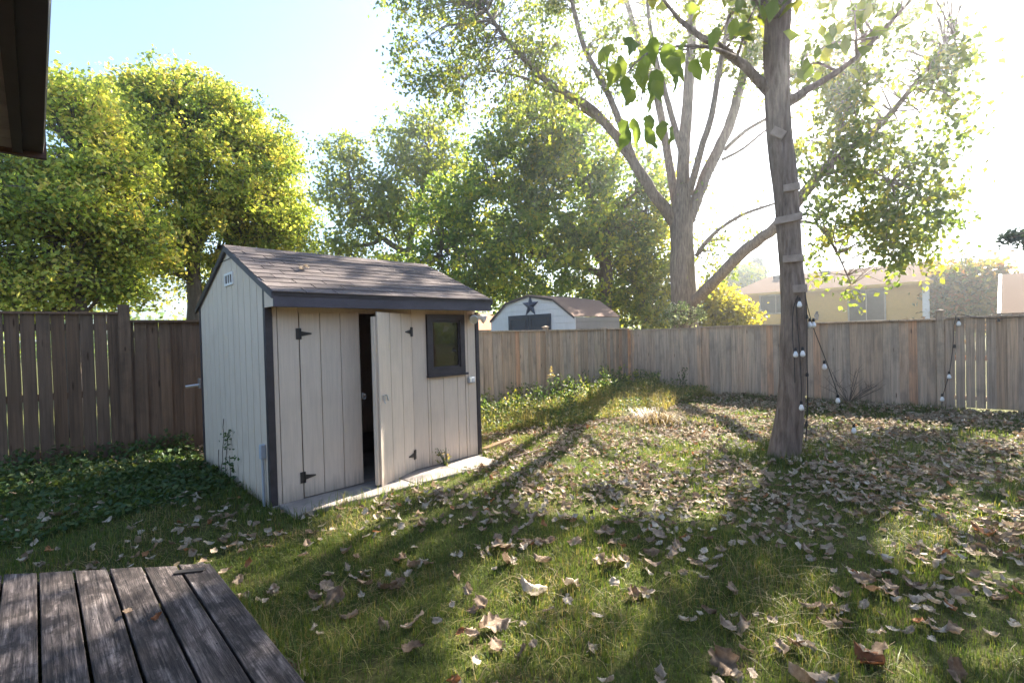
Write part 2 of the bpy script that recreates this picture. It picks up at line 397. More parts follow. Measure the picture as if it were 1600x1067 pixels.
for r in range(rows):
    off = (r % 2) * tabw / 2 + random.uniform(-0.02, 0.02)
    x = X0 - 0.036 - off
    while x < X1 + 0.036:
        a, b = max(x, X0 - 0.036), min(x + tabw, X1 + 0.036); x += tabw
        if b - a < 0.03: continue
        wd = round(b - a, 2)
        if wd not in tabs: tabs[wd] = tab_mesh(wd)
        y = EAVE_Y - 0.012 + r * ex * math.cos(ang); z = EAVE_Z + r * ex * math.sin(ang)
        link('shingle', tabs[wd], shed, (a - X0, y - YF + random.uniform(-.003, .003), z + random.uniform(0, .002)), (ang + random.uniform(-.006, .006), 0, random.uniform(-.004, .004)))
MB().prism([(RIDGE_Y - 0.1, roof_z(RIDGE_Y - 0.1) + 0.012), (RIDGE_Y, RIDGE_Z + 0.018), (RIDGE_Y + 0.1, roof_z(RIDGE_Y + .1) + 0.012), (RIDGE_Y, RIDGE_Z + 0.008)], 0, X0 - 0.036, X1 + 0.036).build('ridge_cap', SHING, shed)
# doors
def hinge(parent, x, z, d, y=YF):
    mb = MB(); mb.box(-0.022, 0.022, -0.006, 0, -0.055, 0.055)
    mb.prism([(0.022 * d, -0.026), (0.13 * d, -0.006), (0.13 * d, 0.006), (0.022 * d, 0.026)][::d], 1, -0.007, -0.001)
    mb.tube([(0.022 * d, -0.008, -0.055), (0.022 * d, -0.008, 0.055)], 0.007, 6)
    o = link('hinge', mb.mesh('hinge', BLACKM), parent); o.location = (x, y, z); return o
def door_leaf(parent, wdt, cuts, x0, sgn, ztop, zbot):
    xs = [0] + cuts + [wdt]
    for a, b in zip(xs[:-1], xs[1:]):
        lo, hi = (x0 + sgn * a, x0 + sgn * b); lo, hi = min(lo, hi), max(lo, hi)
        o = link('door_board', MB().box(lo + 0.003, hi - 0.003, -0.022, 0, zbot, ztop).mesh('door_board', CREAM), parent)
        bv = o.modifiers.new('b', 'BEVEL'); bv.width = 0.0025; bv.segments = 1
    lo, hi = sorted((x0 + sgn * 0.03, x0 + sgn * (wdt + (0.03 if sgn < 0 else -.012))))
    link('door_frame', MB().box(lo, hi, 0.001, 0.04, zbot + 0.02, ztop - 0.05).mesh('door_frame', CREAM), parent)
dl = bpy.data.objects.new('door', None); C.objects.link(dl); dl.parent = shed; dl.location = (1.872 - X0, 0.021, 0); dl['label'] = 'closed left door of the shed'
door_leaf(dl, 0.64, [0.208, 0.424], 0, 1, 1.872, 0.03)
hinge(dl, -0.012, 1.66, 1, -0.023); hinge(dl, -0.012, 0.235, 1, -0.023)
dr = bpy.data.objects.new('door', None); C.objects.link(dr); dr.parent = shed; dr.location = (3.158 - X0, 0.018, 0); dr['label'] = 'right door of the shed swung ajar'
dr.rotation_euler = (0, 0, R(25))
door_leaf(dr, 0.655, [0.215, 0.435], 0, -1, 1.872, 0.03)
mb = MB(); mb.box(-0.60, -0.555, -0.032, -0.022, 0.93, 0.99); mb.tube([(-0.575, -0.03, 0.985), (-0.575, -0.06, 0.99), (-0.56, -0.065, 0.93)], 0.008, 6); mb.tube([(-0.59, -0.03, 0.93), (-0.59, -0.05, 0.90)], 0.006, 6)
link('latch', mb.mesh('latch', STEEL), dr)
for z in (1.66, 0.215):
    hinge(dr, -0.004, z, -1, -0.023)
mb = MB(); mb.box(2.515, 2.535, YF - 0.004, YF + 0.03, 0.95, 1.01); mb.tube([(2.53, YF - 0.01, 1.0), (2.55, YF - 0.02, 0.99), (2.55, YF - 0.02, 0.95), (2.53, YF - .01, 0.94)], 0.005, 6)
mb.build('hasp', STEEL, shed)
# window
wf = MB(); wx0, wx1, wz0, wz1 = 3.374, 3.945, 1.13, 1.868
for a in ((wx0, wx0 + 0.07, wz0, wz1), (wx1 - 0.07, wx1, wz0, wz1), (wx0 + 0.07, wx1 - 0.07, wz1 - 0.075, wz1), (wx0 + 0.07, wx1 - 0.07, wz0, wz0 + 0.075)):
    wf.box(a[0], a[1], YF - 0.028, YF + 0.02, a[2], a[3])
win = wf.build('window', DARK, shed)
def sub(o, parent):   # o was built in world coordinates under the shed: hang it under a part
    o.parent = parent; return o
sub(MB().box(wx0 + 0.07, wx1 - 0.07, YF + 0.002, YF + 0.008, wz0 + 0.075, wz1 - 0.075).build('pane', GLASS, shed), win)
sf = MB(); a0, a1, c0, c1 = wx0 + 0.071, wx1 - 0.071, wz0 + 0.076, wz1 - 0.076
for a in ((a0, a0 + 0.022, c0, c1), (a1 - 0.022, a1, c0, c1), (a0 + .022, a1 - .022, c1 - .022, c1), (a0 + .022, a1 - .022, c0, c0 + .022)): sf.box(a[0], a[1], YF - 0.008, YF + 0.001, a[2], a[3])
sub(sf.build('sash', DARK, shed), win)
sub(MB().box(wx0 - 0.012, wx1 + 0.03, YF - 0.05, YF + 0.001, wz0 - 0.028, wz0 - 0.002).build('sill', DARK, shed), win)
# gable vent
vy0, vy1, vz0, vz1 = 5.92, 6.24, 2.225, 2.365
vf = MB(); x = X0 - 0.014
for a in ((vy0, vy0 + .03, vz0, vz1), (vy1 - .03, vy1, vz0, vz1), (vy0 + .03, vy1 - .03, vz1 - .025, vz1), (vy0 + .03, vy1 - .03, vz0, vz0 + .025)): vf.box(x, X0 + .002, a[0], a[1], a[2], a[3])
for q in (1, 2):
    yy = vy0 + .03 + (vy1 - vy0 - .06) * q / 3; vf.box(x + .002, X0 + .002, yy - .012, yy + .012, vz0 + .025, vz1 - .025)
vent = vf.build('gable_vent', WHITE, shed)
sub(MB().box(X0 - 0.004, X0 - 0.001, vy0 + .03, vy1 - .03, vz0 + .025, vz1 - .025).build('vent_opening', INNER, shed), vent)
# electrical: box and conduit at the left wall, outlet and twin flood lamp at the right
cb = MB().box(X0 - 0.05, X0 - 0.001, 5.04, 5.10, 0.46, 0.60).build('junction_box', GREYP, shed, bevel=0.008)
sub(MB().tube([(X0 - 0.025, 5.07, 0.46), (X0 - 0.025, 5.07, -0.02)], 0.013, 8).build('conduit', GREYP, shed), cb)
ob = MB().box(3.985, 4.085, YF - 0.045, YF - 0.001, 0.985, 1.06).build('outlet_box', GREYP, shed, bevel=0.006)
mb = MB()
for q in (4.012, 4.058): mb.box(q - .017, q + .017, YF - .053, YF - .046, 1.0, 1.045)
sub(mb.build('socket_cover', WHITE, shed), ob)
lam = MB().box(4.03, 4.12, YF - 0.055, YF - 0.001, 1.80, 1.87).build('flood_lamp', WHITE, shed, bevel=0.01)
def flood(c, d):
    d = np.array(d, float); d /= np.linalg.norm(d); c = np.array(c)
    h = MB().tube([c - d * 0.09, c - d * 0.07, c, c + d * 0.035, c + d * 0.035], [0.028, 0.035, 0.04, 0.062, 0.06], 14)
    sub(h.build('lamp_head', WHITE, shed, smooth=False), lam)
    sub(MB().tube([c + d * 0.0352, c + d * 0.042, c + d * 0.046], [0.056, 0.045, 0.02], 14).build('lens', STEEL, shed), lam)
flood((4.005, YF - 0.13, 1.815), (-0.35, -0.85, -0.28)); flood((4.17, YF - 0.12, 1.82), (0.75, -0.35, -0.35))
mb = MB(); mb.tube([(4.06, YF - .05, 1.84), (4.03, YF - .09, 1.835)], 0.014, 6); mb.tube([(4.09, YF - .05, 1.84), (4.13, YF - .09, 1.84)], 0.014, 6)
sub(mb.build('lamp_arm', WHITE, shed), lam)

# patio stones in front
stone_x = [1.61, 2.20, 2.86, 3.50, 4.10]
for i in range(4):
    a, b = stone_x[i], stone_x[i + 1]; mb = MB(); z = 0.035 + random.uniform(-0.006, 0.008)
    sk = 0.02 * i
    mb.add([(a + .006, 4.47 - sk * .3, -0.04), (b - .006, 4.46 - sk, -0.04), (b - .006, 4.885, -0.04), (a + .006, 4.885, -0.04), (a + .006, 4.47 - sk * .3, z), (b - .006, 4.46 - sk, z + .004), (b - .006, 4.885, z + .002), (a + .006, 4.885, z)],
           [(0, 3, 2, 1), (4, 5, 6, 7), (0, 1, 5, 4), (1, 2, 6, 5), (2, 3, 7, 6), (3, 0, 4, 7)])
    lab = ['grey patio stone nearest the front left corner of the shed', 'grey patio stone below the closed left shed door', 'grey patio stone under the open shed door', 'sunlit grey patio stone below the shed window'][i]
    o = mb.build('patio_stone', CONC, bevel=0.008); tag(o, lab, 'paving stone', 'patio stones along the shed front')
tag(MB().box(X0 - 0.01, X1 + 0.01, 4.888, 5.02, -0.05, 0.022).build('shed_footing', CONC), kind='structure')

# ------------------------------------------------------------------ fences
def board_mesh(wd, seed, mat):
    r = random.Random(seed); mb = MB(); n = 4
    vs = []; 
    for i in range(n + 1):
        z = i / n; dy = r.uniform(-.003, .003); dx = r.uniform(-.002, .002)
        vs += [(-wd / 2 + dx, -.008 + dy, z), (wd / 2 + dx, -.008 + dy, z), (wd / 2 + dx, .008 + dy, z), (-wd / 2 + dx, .008 + dy, z)]
    fs = [(3, 2, 1, 0), (4 * n, 4 * n + 1, 4 * n + 2, 4 * n + 3)]
    for i in range(n):
        for k in range(4): a = 4 * i + k; b = 4 * i + (k + 1) % 4; fs.append((a, b, b + 4, a + 4))
    return mb.add(vs, fs).mesh('board', mat)
def fence(p0, p1, label, tops, pitch, gap, posts, cap_over=0.05, post_w=0.1, post_rise=0.09, gaps=None, lift=None, caps=True, z_lo=-0.06, mat=None):
    """p0 to p1; tops: list of (s, z) steps; boards hang on rails behind, posts stand just proud"""
    p0, p1 = np.array(p0), np.array(p1); Ln = float(np.linalg.norm(p1 - p0)); u = (p1 - p0) / Ln
    f = thing('wooden_fence', label, 'fence', (p0[0], p0[1], 0), math.atan2(u[1], u[0]))
    mat = mat or FENCE; var = [board_mesh(pitch - gap, k, mat) for k in range(5)]
    def top(s):
        z = tops[0][1]
        for a, b in tops:
            if s >= a: z = b
        return z
    def gnd(s): q = p0 + u * s; return float(gz(q[0], q[1]))
    s = pitch / 2; i = 0
    wide = [board_mesh(pitch + .016, 50 + k, mat) for k in range(3)]; narrow = board_mesh(pitch - 0.0085, 33, mat); 
    while s < Ln:
        in_gap = gaps is not None and any(a <= s <= b for a, b in gaps)
        z0 = gnd(s) + z_lo + (lift(s) if lift else 0); z1 = top(s) - 0.03
        me = narrow if in_gap else random.choice(wide if i % 2 else var)
        link('board', me, f, (s + random.uniform(-.002, .002), (0.014 if i % 2 and not in_gap else 0) + random.uniform(-.003, .003), z0), (random.uniform(-.004, .004), random.uniform(-.005, .005) if not in_gap else random.uniform(-.002, .002), 0), (1, 1, z1 - z0))
        s += pitch; i += 1
    # rails behind, flat cap on top, split at the posts
    st = [0.0] + [q for q in posts if 0.05 < q < Ln - 0.05] + [Ln]
    for a, b in zip(st[:-1], st[1:]):
        zt = top((a + b) / 2)
        for zz in (0.22, 0.95, zt - 0.2):
            link('rail', MB().box(a + .05, b - .05, 0.030, 0.068, zz - 0.045, zz + 0.045).mesh('rail', mat), f)
        link('cap_rail', MB().box(a + .005 if a == 0 else a + post_w / 2, b - post_w / 2, -cap_over, 0.08, zt - 0.03, zt).mesh('cap_rail', mat), f, (0, 0, 0), (random.uniform(-.02, .02), 0, 0))
    for q in posts:
        zt = max(top(q - .2), top(q + .2)) + (post_rise if caps is True or not caps or posts.index(q) in caps else .015); hw = post_w / 2
        po = link('post', MB().box(-hw, hw, -0.035, 0.065, -0.1, zt).mesh('post', mat), f, (q, 0, 0))
        if caps is True or (caps and posts.index(q) in caps):
            mb = MB(); mb.box(-hw - .02, hw + .02, -0.055, 0.085, zt + .002, zt + .022)
            mb.add([(-hw - .01, -.045, zt + .022), (hw + .01, -.045, zt + .022), (hw + .01, .075, zt + .022), (-hw - .01, .075, zt + .022), (0, .015, zt + .05)], [(0, 1, 4), (1, 2, 4), (2, 3, 4), (3, 0, 4)])
            link('post_cap', mb.mesh('post_cap', mat), po)
    return f
def back_y(x): return 8.55 - 0.0838 * (x - 0.85)
cx_, cy_ = 12.1, back_y(12.1)
# left of the shed: a tall panel with light showing between its boards, a post, a lower panel
x_start = -4.6; xm = 1.98
q0 = 0.90 - x_start
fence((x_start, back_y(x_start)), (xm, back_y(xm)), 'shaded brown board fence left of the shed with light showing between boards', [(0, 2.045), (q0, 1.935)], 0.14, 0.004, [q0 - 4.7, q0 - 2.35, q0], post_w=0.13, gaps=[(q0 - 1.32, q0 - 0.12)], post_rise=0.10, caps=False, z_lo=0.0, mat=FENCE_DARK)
u_ = 1.0
fence((2.05, back_y(2.05)), (cx_ - 0.04, back_y(cx_ - 0.04)), 'sun faded board fence behind the weeds from the shed to the corner', [(0, 1.69)], 0.13, 0.004, [2.25, 4.6, 6.83, 9.0], post_w=0.095, post_rise=0.05, z_lo=-0.02, caps=(2,))
def lift(s): # a strip of daylight under a few boards
    return 0.075 if 7.05 < s < 7.75 or 4.05 < s < 4.75 - .25 else 0.0
fence((cx_, cy_), (12.18, -3.6), 'long grey board fence across the back right behind the tree', [(0, 1.645), (2.05, 1.675), (4.3, 1.69), (6.7, 1.715)], 0.135, 0.0035, [0.0, 2.05, 4.35, 6.68, 9.0], post_w=0.11, post_rise=0.10, gaps=[(6.8, 7.45)], lift=lift, z_lo=-0.02, caps=(3,))
# metal bar fixed between the left fence and the shed corner
mb = MB(); mb.tube([(1.40, 7.62, 1.02), (1.56, 7.60, 1.035)], 0.018, 8); mb.box(1.545, 1.565, 7.56, 7.64, 0.99, 1.12)
tag(mb.build('metal_bracket', STEEL), 'short grey metal bar sticking out behind the shed corner', 'bracket')

# ------------------------------------------------------------------ deck
DZ = 0.20
deck = thing('wooden_deck', 'low weathered grey plank deck with dark gaps in the near left corner', 'deck', (0, 1, 0))
def deck_end(x): return 3.555 + (0.757 - x) * 0.86
bw = 0.157; x = 0.757
for i in range(14):
    a, b = x - bw + 0.006, x - 0.006; x -= bw
    ys = np.linspace(-1.2, 1, 9); mb = MB(); n = 9; vs = []
    for k in range(n):
        t = k / (n - 1)
        for (xx, zz) in ((a, 0), (a, -.038), (b, -.038), (b, 0)):
            ye = deck_end(xx) + random.uniform(-.012, .012) if k == n - 1 else -1.2 + t * (deck_end(xx) + 1.2)
            vs.append((xx + random.uniform(-.0025, .0025), ye, DZ + zz + (random.uniform(-.002, .002) if zz == 0 else 0)))
    fs = [(0, 1, 2, 3), tuple(4 * (n - 1) + q for q in (3, 2, 1, 0))]
    for k in range(n - 1):
        for q in range(4): c = 4 * k + q; d = 4 * k + (q + 1) % 4; fs.append((c, c + 4, d + 4, d))
    mb.add(vs, fs).build('plank', DECK, deck, bevel=0.004)
mb = MB()
for i in range(8):
    for yj in (-.6, .2, 1.0, 1.8, 2.6, 3.3):
        for q in (.035, .115): mb.lathe([(.0045, DZ - .004), (.0045, DZ + .0012)], 6, (0.757 - bw * i - q, yj + random.uniform(-.012, .012), 0))
mb.build('screws', BLACKM, deck)['kind'] = 'stuff'
MB().box(0.70, 0.742, -1.2, 3.5, 0.0, DZ - 0.042).build('rim_joist', DECK, deck)
ux = np.array([1, -0.86, 0]) / math.hypot(1, .86); nx_ = np.array([.86, 1, 0]) / math.hypot(1, .86)
c0 = np.array([-0.55, deck_end(-0.55), 0]); c1 = np.array([0.74, deck_end(0.74), 0]); cc = (c0 + c1) / 2 - nx_ * 0.05
MB().obox((cc[0], cc[1], (DZ - .042) / 2), ux * 0.83, nx_ * 0.02, np.array([0, 0, (DZ - .042) / 2])).build('end_joist', DECK, deck)
p = on_z(297, 892, DZ + 0.004)
mb = MB(); mb.obox((p[0], p[1], DZ + 0.006), np.array([0.068, -0.045, 0]), np.array([0.012, 0.018, 0]), np.array([0, 0, 0.004])); mb.build('metal_plate', BLACKM, deck)

# ------------------------------------------------------------------ house corner, overhead left
hs = thing('brick_house', 'dark eave of the brick house overhead at the upper left', 'house', (-1.9, 0, 0))
SOF = m_plain('grey_brown_soffit', (0.26, 0.22, 0.21), 0.6)
y = 2.80; k = 0
while y > -3:
    MB().box(-1.89, -0.045, y - 0.118, y, 2.40, 2.412).build('soffit_panel', SOF, hs); y -= 0.121
BROWN = m_plain('dark_brown_metal', (0.05, 0.036, 0.034), 0.5, 0.3, 0.2)
MB().box(-0.044, -0.014, -3, 2.80, 2.385, 2.55).build('fascia', BROWN, hs)
g = MB().prism([(-0.013, 2.40), (0.045, 2.40), (0.052, 2.44), (0.052, 2.50), (0.04, 2.51), (-0.013, 2.51)], 1, -3, 2.80).build('gutter', BROWN, hs)
MB().box(-1.9, 0.056, 2.802, 2.828, 2.38, 2.62).build('rake_board', m_plain('reddish_brown_trim', (0.10, 0.06, 0.05), 0.6), hs)
BRK = Mat('brown_brick', 0.9, 0.2); v = BRK.coords(jitter=False)
BRK.color(BRK.ramp(BRK.noise(v, 9, 5), [(0.3, (0.13, 0.075, 0.05)), (0.7, (0.25, 0.14, 0.1))])); BRK = BRK.m
MB().box(-2.2, -1.9, -4.95, 2.5, 0, 2.415).build('brick_wall', BRK, hs)
MB().prism([(0.03, 2.53), (-5.5, 5.5), (-5.5, 5.42), (0.03, 2.512)], 1, -3, 2.80).build('roof', SHING, hs)  # out of view; raised this high to block sky light from the shed gable

WB = MB().box(-1.9, 10.5, -5.2, -4.95, 0, 2.5).build('brick_wall', BRK, hs)
MB().prism([(-4.5, 2.46), (-9.0, 5.2), (-9.0, 5.1), (-4.5, 2.42)], 0, -1.0, 11).build('roof', SHING, hs)
MB().box(-1.0, 11, -4.52, -4.46, 2.36, 2.52).build('fascia', BROWN, hs)
for a, b, c, d in ((1.5, 3.3, 0.2, 2.1), (5.5, 7.0, 0.9, 2.1)):
    wn = MB().box(a, b, -4.95, -4.9, c, d).build('window', WHITE, hs); sub(MB().box(a + .06, b - .06, -4.9, -4.885, c + .06, d - .06).build('pane', GLASS, hs), wn)

# ------------------------------------------------------------------ leaves, trees
def leaf_quads(P, size, up=0.3, fold=0.35, droop=0.0, aspect=0.62, rg=rng):
    """folded rhombus leaves; returns verts, faces, per-face random"""
    n = len(P); d = rg.normal(size=(n, 3)); d[:, 2] -= droop; d /= np.linalg.norm(d, axis=1)[:, None]
    nn = rg.normal(size=(n, 3)); nn[:, 2] += up * 2; s = np.cross(d, nn); s /= np.linalg.norm(s, axis=1)[:, None] + 1e-9
    nn = np.cross(s, d); size = np.broadcast_to(size, (n,))[:, None] * rg.uniform(.65, 1.25, (n, 1))
    a = P - d * size * .5; t = P + d * size * .5; mid = P - d * size * .05
    l = mid + s * size * aspect * .5 + nn * size * fold * .3; r = mid - s * size * aspect * .5 + nn * size * fold * .3
    V = np.stack([a, r, t, l], 1).reshape(-1, 3); b = np.arange(n)[:, None] * 4
    F = np.concatenate([b + [0, 1, 2], b + [0, 2, 3]], 1).reshape(-1, 3)
    return V, F
def spline(pts, rad, step):
    pts = [np.array(p, float) for p in pts]; out = []; rr = []
    for i in range(len(pts) - 1):
        p0 = pts[max(i - 1, 0)]; p1 = pts[i]; p2 = pts[i + 1]; p3 = pts[min(i + 2, len(pts) - 1)]
        n = max(2, int(np.linalg.norm(p2 - p1) / step))
        for k in range(n):
            t = k / n; q = 0.5 * ((2 * p1) + (p2 - p0) * t + (2 * p0 - 5 * p1 + 4 * p2 - p3) * t * t + (3 * p1 - p0 - 3 * p2 + p3) * t ** 3)
            out.append(q); rr.append(rad[i] * (1 - t) + rad[i + 1] * t)
    out.append(pts[-1]); rr.append(rad[-1]); return out, rr
# where the lawn is in sun: the crown has gaps along those sun rays
SUNNY = [(on_z(x, y), on_z(x + a, y) , on_z(x, y + b)) for x, y, a, b in ((865, 905, 165, 62), (735, 1000, 45, 55), (1310, 965, 140, 95), (1490, 835, 130, 75), (1050, 780, 85, 36), (605, 838, 95, 42), (930, 668, 200, 60), (1540, 1000, 60, 45), (1330, 665, 70, 16), (860, 790, 60, 22), (140, 1000, 80, 35), (525, 790, 30, 22), (700, 752, 75, 20))]
def sunny(P_):
    sv = np.array(sd); G = P_ - sv * (P_[:, 2:3] / sv[2]); out = np.zeros(len(P_), bool)
    for c, a, b in SUNNY:
        u, v = (a - c)[:2], (b - c)[:2]; A = np.linalg.inv(np.stack([u, v], 1)); q = (G[:, :2] - c[:2]) @ A.T
        out |= (q ** 2).sum(1) < 1
    return out
class Tree:
    def __init__(s, name, label, cat, base, bark, leafmat, group=None):
        s.o = thing(name, label, cat, tuple(base), 0, group); s.bark = bark; s.lm = leafmat; s.nodes = []; s.V = []; s.F = []; s.R = []; s.n = 0; s.tw = MB(); s.dens = 2.2; s.big = 1.15; s.holes = -9; s.wave = 1.0; s.gaps = False
    def limb(s, pts, rad, name='limb', n=9, wob=0.06, step=0.35, bark=0.0):
        P_, r_ = spline(pts, rad, step)
        P_ = [p + (np.array([random.gauss(0, 1) for _ in range(3)]) * r_[i] * (0.0 if step < .15 else 0.06 if bark else 0.10) if 0 < i < len(P_) - 1 else 0) for i, p in enumerate(P_)]
        s.nodes += [(p, r) for p, r in zip(P_, r_)]
        m = MB().tube(P_, r_, n, True, 0 if bark else wob)
        if bark:      # real ridges and burls
            for i, p in enumerate(P_):
                for k in range(n):
                    a = 2 * math.pi * k / n; q = i * n + k; v = np.array(m.v[q]) - p; h = i * step
                    rid = 1 - 2.2 * abs(mnoise(Vector((math.cos(a) * 3.2, math.sin(a) * 3.2, h * 1.1)))) + .5 * mnoise(Vector((math.cos(a) * 7, math.sin(a) * 7, h * 2.5)))
                    lump = mnoise(Vector((math.cos(a) * .9, math.sin(a) * .9, h * .9 + 7)))
                    m.v[q] = tuple(p + v * (1 + bark * rid + .10 * lump))
        return m.build(name, s.bark, s.o, smooth=True)
    def blob(s, c, rad, n_clump, n_leaf, size, clump=0.28, shade=(0, 1), twig=True, droop=0.4, up=0.3, shell=0.5):
        c = np.array(c, float); rad = np.array(rad, float); n_clump = int(n_clump * s.dens); size = size * s.big
        N = np.array([p for p, r in s.nodes]) if s.nodes else None
        q = rng.normal(size=(n_clump, 3)); q /= np.linalg.norm(q, axis=1)[:, None]; q *= rng.uniform(shell ** 3, 1, (n_clump, 1)) ** (1 / 3.); q *= np.where(rng.uniform(0, 1, (n_clump, 1)) < .24, rng.uniform(1.02, 1.28, (n_clump, 1)), 1)
        cen = c + q * rad; g = cen / s.wave
        hole = np.sin(2.2 * g[:, 0] + 1.1 * g[:, 2] + 1) * np.sin(2.0 * g[:, 1] - .7 * g[:, 2]) + np.sin(2.6 * g[:, 2] + .9 * g[:, 0])
        cen = cen[hole > s.holes]
        if s.gaps: cen = cen[~(sunny(cen) & (rng.uniform(0, 1, len(cen)) < .6))]
        for cc in cen:
            cr = clump * rng.uniform(.6, 1.4); m = max(4, int(n_leaf * rng.uniform(.6, 1.4)))
            # leaves are strung along a few sprays that fan out from the clump's own twig
            ns = 5; dirs = rng.normal(size=(ns, 3)); dirs[:, 2] *= .6; dirs /= np.linalg.norm(dirs, axis=1)[:, None]
            k = rng.integers(0, ns, m); t = rng.uniform(0, 1.5, (m, 1)); P_ = cc + dirs[k] * t * cr + rng.normal(size=(m, 3)) * cr * .28
            P_[:, 2] -= (t[:, 0] ** 2) * cr * .22
            if s.gaps:
                kp = ~(sunny(P_) & (rng.uniform(0, 1, m) < .82)); P_ = P_[kp]; m = len(P_)
                if m == 0: continue
            V, F = leaf_quads(P_, size, up=up, droop=droop)
            s.V.append(V); s.F.append(F + s.n); s.n += len(V)
            tone = np.clip(rng.uniform(*shade) + rng.normal(0, .16, m), 0, 1); s.R.append(np.repeat(tone, 2))
            if twig and N is not None:
                dd = np.linalg.norm(N - cc, axis=1); j = int(np.argmin(dd + rng.uniform(0, .5, len(dd))))
                if dd[j] < 3.5:
                    a = N[j]; mid = (a + cc) / 2 + np.array([0, 0, .12 * dd[j]]); r0 = min(0.02, s.nodes[j][1] * .6)
                    s.tw.tube([a, mid, cc], [r0, r0 * .7, .004], 4, False)
                    for d_ in dirs[:3]: s.tw.tube([cc, cc + d_ * cr * .9], [.006, .003], 3, False)
    def pblob(s, px, py, d, rx, ry, *a, dz=1.0, **k):   # ellipsoid named by where it is seen
        c = at(px, py, d); s_ = depth_of(c) / FPX; h = rx * s_
        s.blob(c, (h * dz, h, ry * s_), *a, **k)
    def done(s, twigs=True):
        off = np.array(s.o.location)
        V = np.concatenate(s.V) - off; F = np.concatenate(s.F); link('crown', np_mesh('crown', V, F, s.lm, np.concatenate(s.R)), s.o)
        if twigs and s.tw.f: s.tw.build('twigs', s.bark, s.o)['kind'] = 'stuff'
        return len(F)

LM_MAPLE = m_leaf('maple_leaf', [(0, (0.176, 0.260, 0.065)), (0.4, (0.396, 0.484, 0.110)), (0.75, (0.616, 0.637, 0.160)), (1, (0.704, 0.590, 0.180))], 0.55)
LM_COT = m_leaf('cottonwood_leaf', [(0, (0.104, 0.162, 0.042)), (0.4, (0.182, 0.243, 0.054)), (0.75, (0.312, 0.324, 0.060)), (1, (0.546, 0.432, 0.060))], 0.5)
LM_DARK = m_leaf('dark_tree_leaf', [(0, (0.096, 0.162, 0.044)), (0.5, (0.186, 0.282, 0.066)), (0.85, (0.360, 0.420, 0.072)), (1, (0.528, 0.480, 0.066))], 0.52)
LM_LIME = m_leaf('lime_leaf', [(0, (0.115, 0.172, 0.033)), (0.5, (0.241, 0.299, 0.044)), (1, (0.460, 0.425, 0.055))], 0.5)
LM_YEL = m_leaf('yellow_leaf', [(0, (0.24, 0.24, 0.03)), (1, (0.5, 0.42, 0.05))], 0.5)
LM_ORG = m_leaf('orange_leaf', [(0, (0.10, 0.14, 0.02)), (0.5, (0.3, 0.24, 0.03)), (1, (0.42, 0.18, 0.03))], 0.4)
LM_CONI = m_leaf('spruce_needles', [(0, (0.03, 0.055, 0.045)), (1, (0.06, 0.095, 0.075))], 0.2)

def base_of(px, d): p = at(px, 560, d); return np.array([p[0], p[1], 0.0])

# -- the tree with rungs in the lawn
nb = np.array([6.42, 1.93, 0.0]); ND = float(np.hypot(nb[0], nb[1]))
nt_ = Tree('climbing_tree', 'grey barked tree standing in the lawn with step boards nailed up its trunk', 'tree', nb, BARK1, LM_COT)
nt_.dens = 1.0; nt_.big = 1.0; nt_.gaps = True
def n_(px, py, dd=0): return at(px, py, ND + dd)
tr = [nb + [0, 0, -.05], n_(1229, 690), n_(1236, 630), n_(1239, 560), n_(1240, 480), n_(1235, 400), n_(1228, 300), n_(1217, 200), n_(1213, 100), n_(1216, 0), n_(1222, -120, .1), n_(1235, -300, .2), n_(1255, -520, .5)]
nt_.limb(tr, [r_ * .82 for r_ in (.225, .205, .175, .165, .152, .146, .150, .158, .165, .165, .15, .12, .07)], 'trunk', 44, 0, 0.06, bark=.07)
def nlimb(pts, r, **k): return nt_.limb([n_(*p) for p in pts], [q * .85 for q in r], **k)
nlimb([(1214, 158), (1182, 122, -.1), (1150, 92, -.2), (1118, 70, -.3), (1096, 58, -.35), (1060, 30, -.4), (1030, -10, -.5)], [.085, .07, .062, .054, .045, .03, .015])
nlimb([(1150, 90, -.2), (1115, 76, -1.2), (1065, 72, -2.4), (1010, 85, -3.2), (980, 115, -3.5)], [.03, .022, .014, .009, .005])
nlimb([(1228, 160), (1262, 140, .3), (1310, 112, .6), (1370, 60, 1.0), (1440, -20, 1.5)], [.07, .05, .04, .03, .02])
nlimb([(1216, 40), (1150, -60, -.2), (1080, -170, -.5), (1010, -290, -.8)], [.10, .08, .06, .03])
nlimb([(1220, -60), (1310, -150, .2), (1420, -260, .6), (1520, -380, 1.0)], [.10, .08, .05, .03])
nlimb([(1222, -120), (1230, -260, 1.0), (1260, -420, 2.0)], [.09, .06, .03])
for (px, py, dd, rx, ry, nc, nl) in ((1080, -190, -.5, 170, 90, 34, 36), (1000, -330, -1, 170, 120, 24, 36), (1250, -420, 1, 220, 150, 40, 36), (1430, -280, 1, 180, 120, 36, 36), (1400, -60, 1.2, 120, 60, 18, 28), (1180, -90, 0, 120, 60, 18, 26), (1560, -160, 1.5, 120, 100, 14, 28), (1300, 60, .8, 70, 55, 7, 20), (1180, 15, -.4, 50, 30, 7, 20)):
    nt_.pblob(px, py, ND + dd, rx, ry, int(nc * .8), int(nl * .55), 0.22, 0.34, (0.2, 0.8), up=.5)
nt_.done()
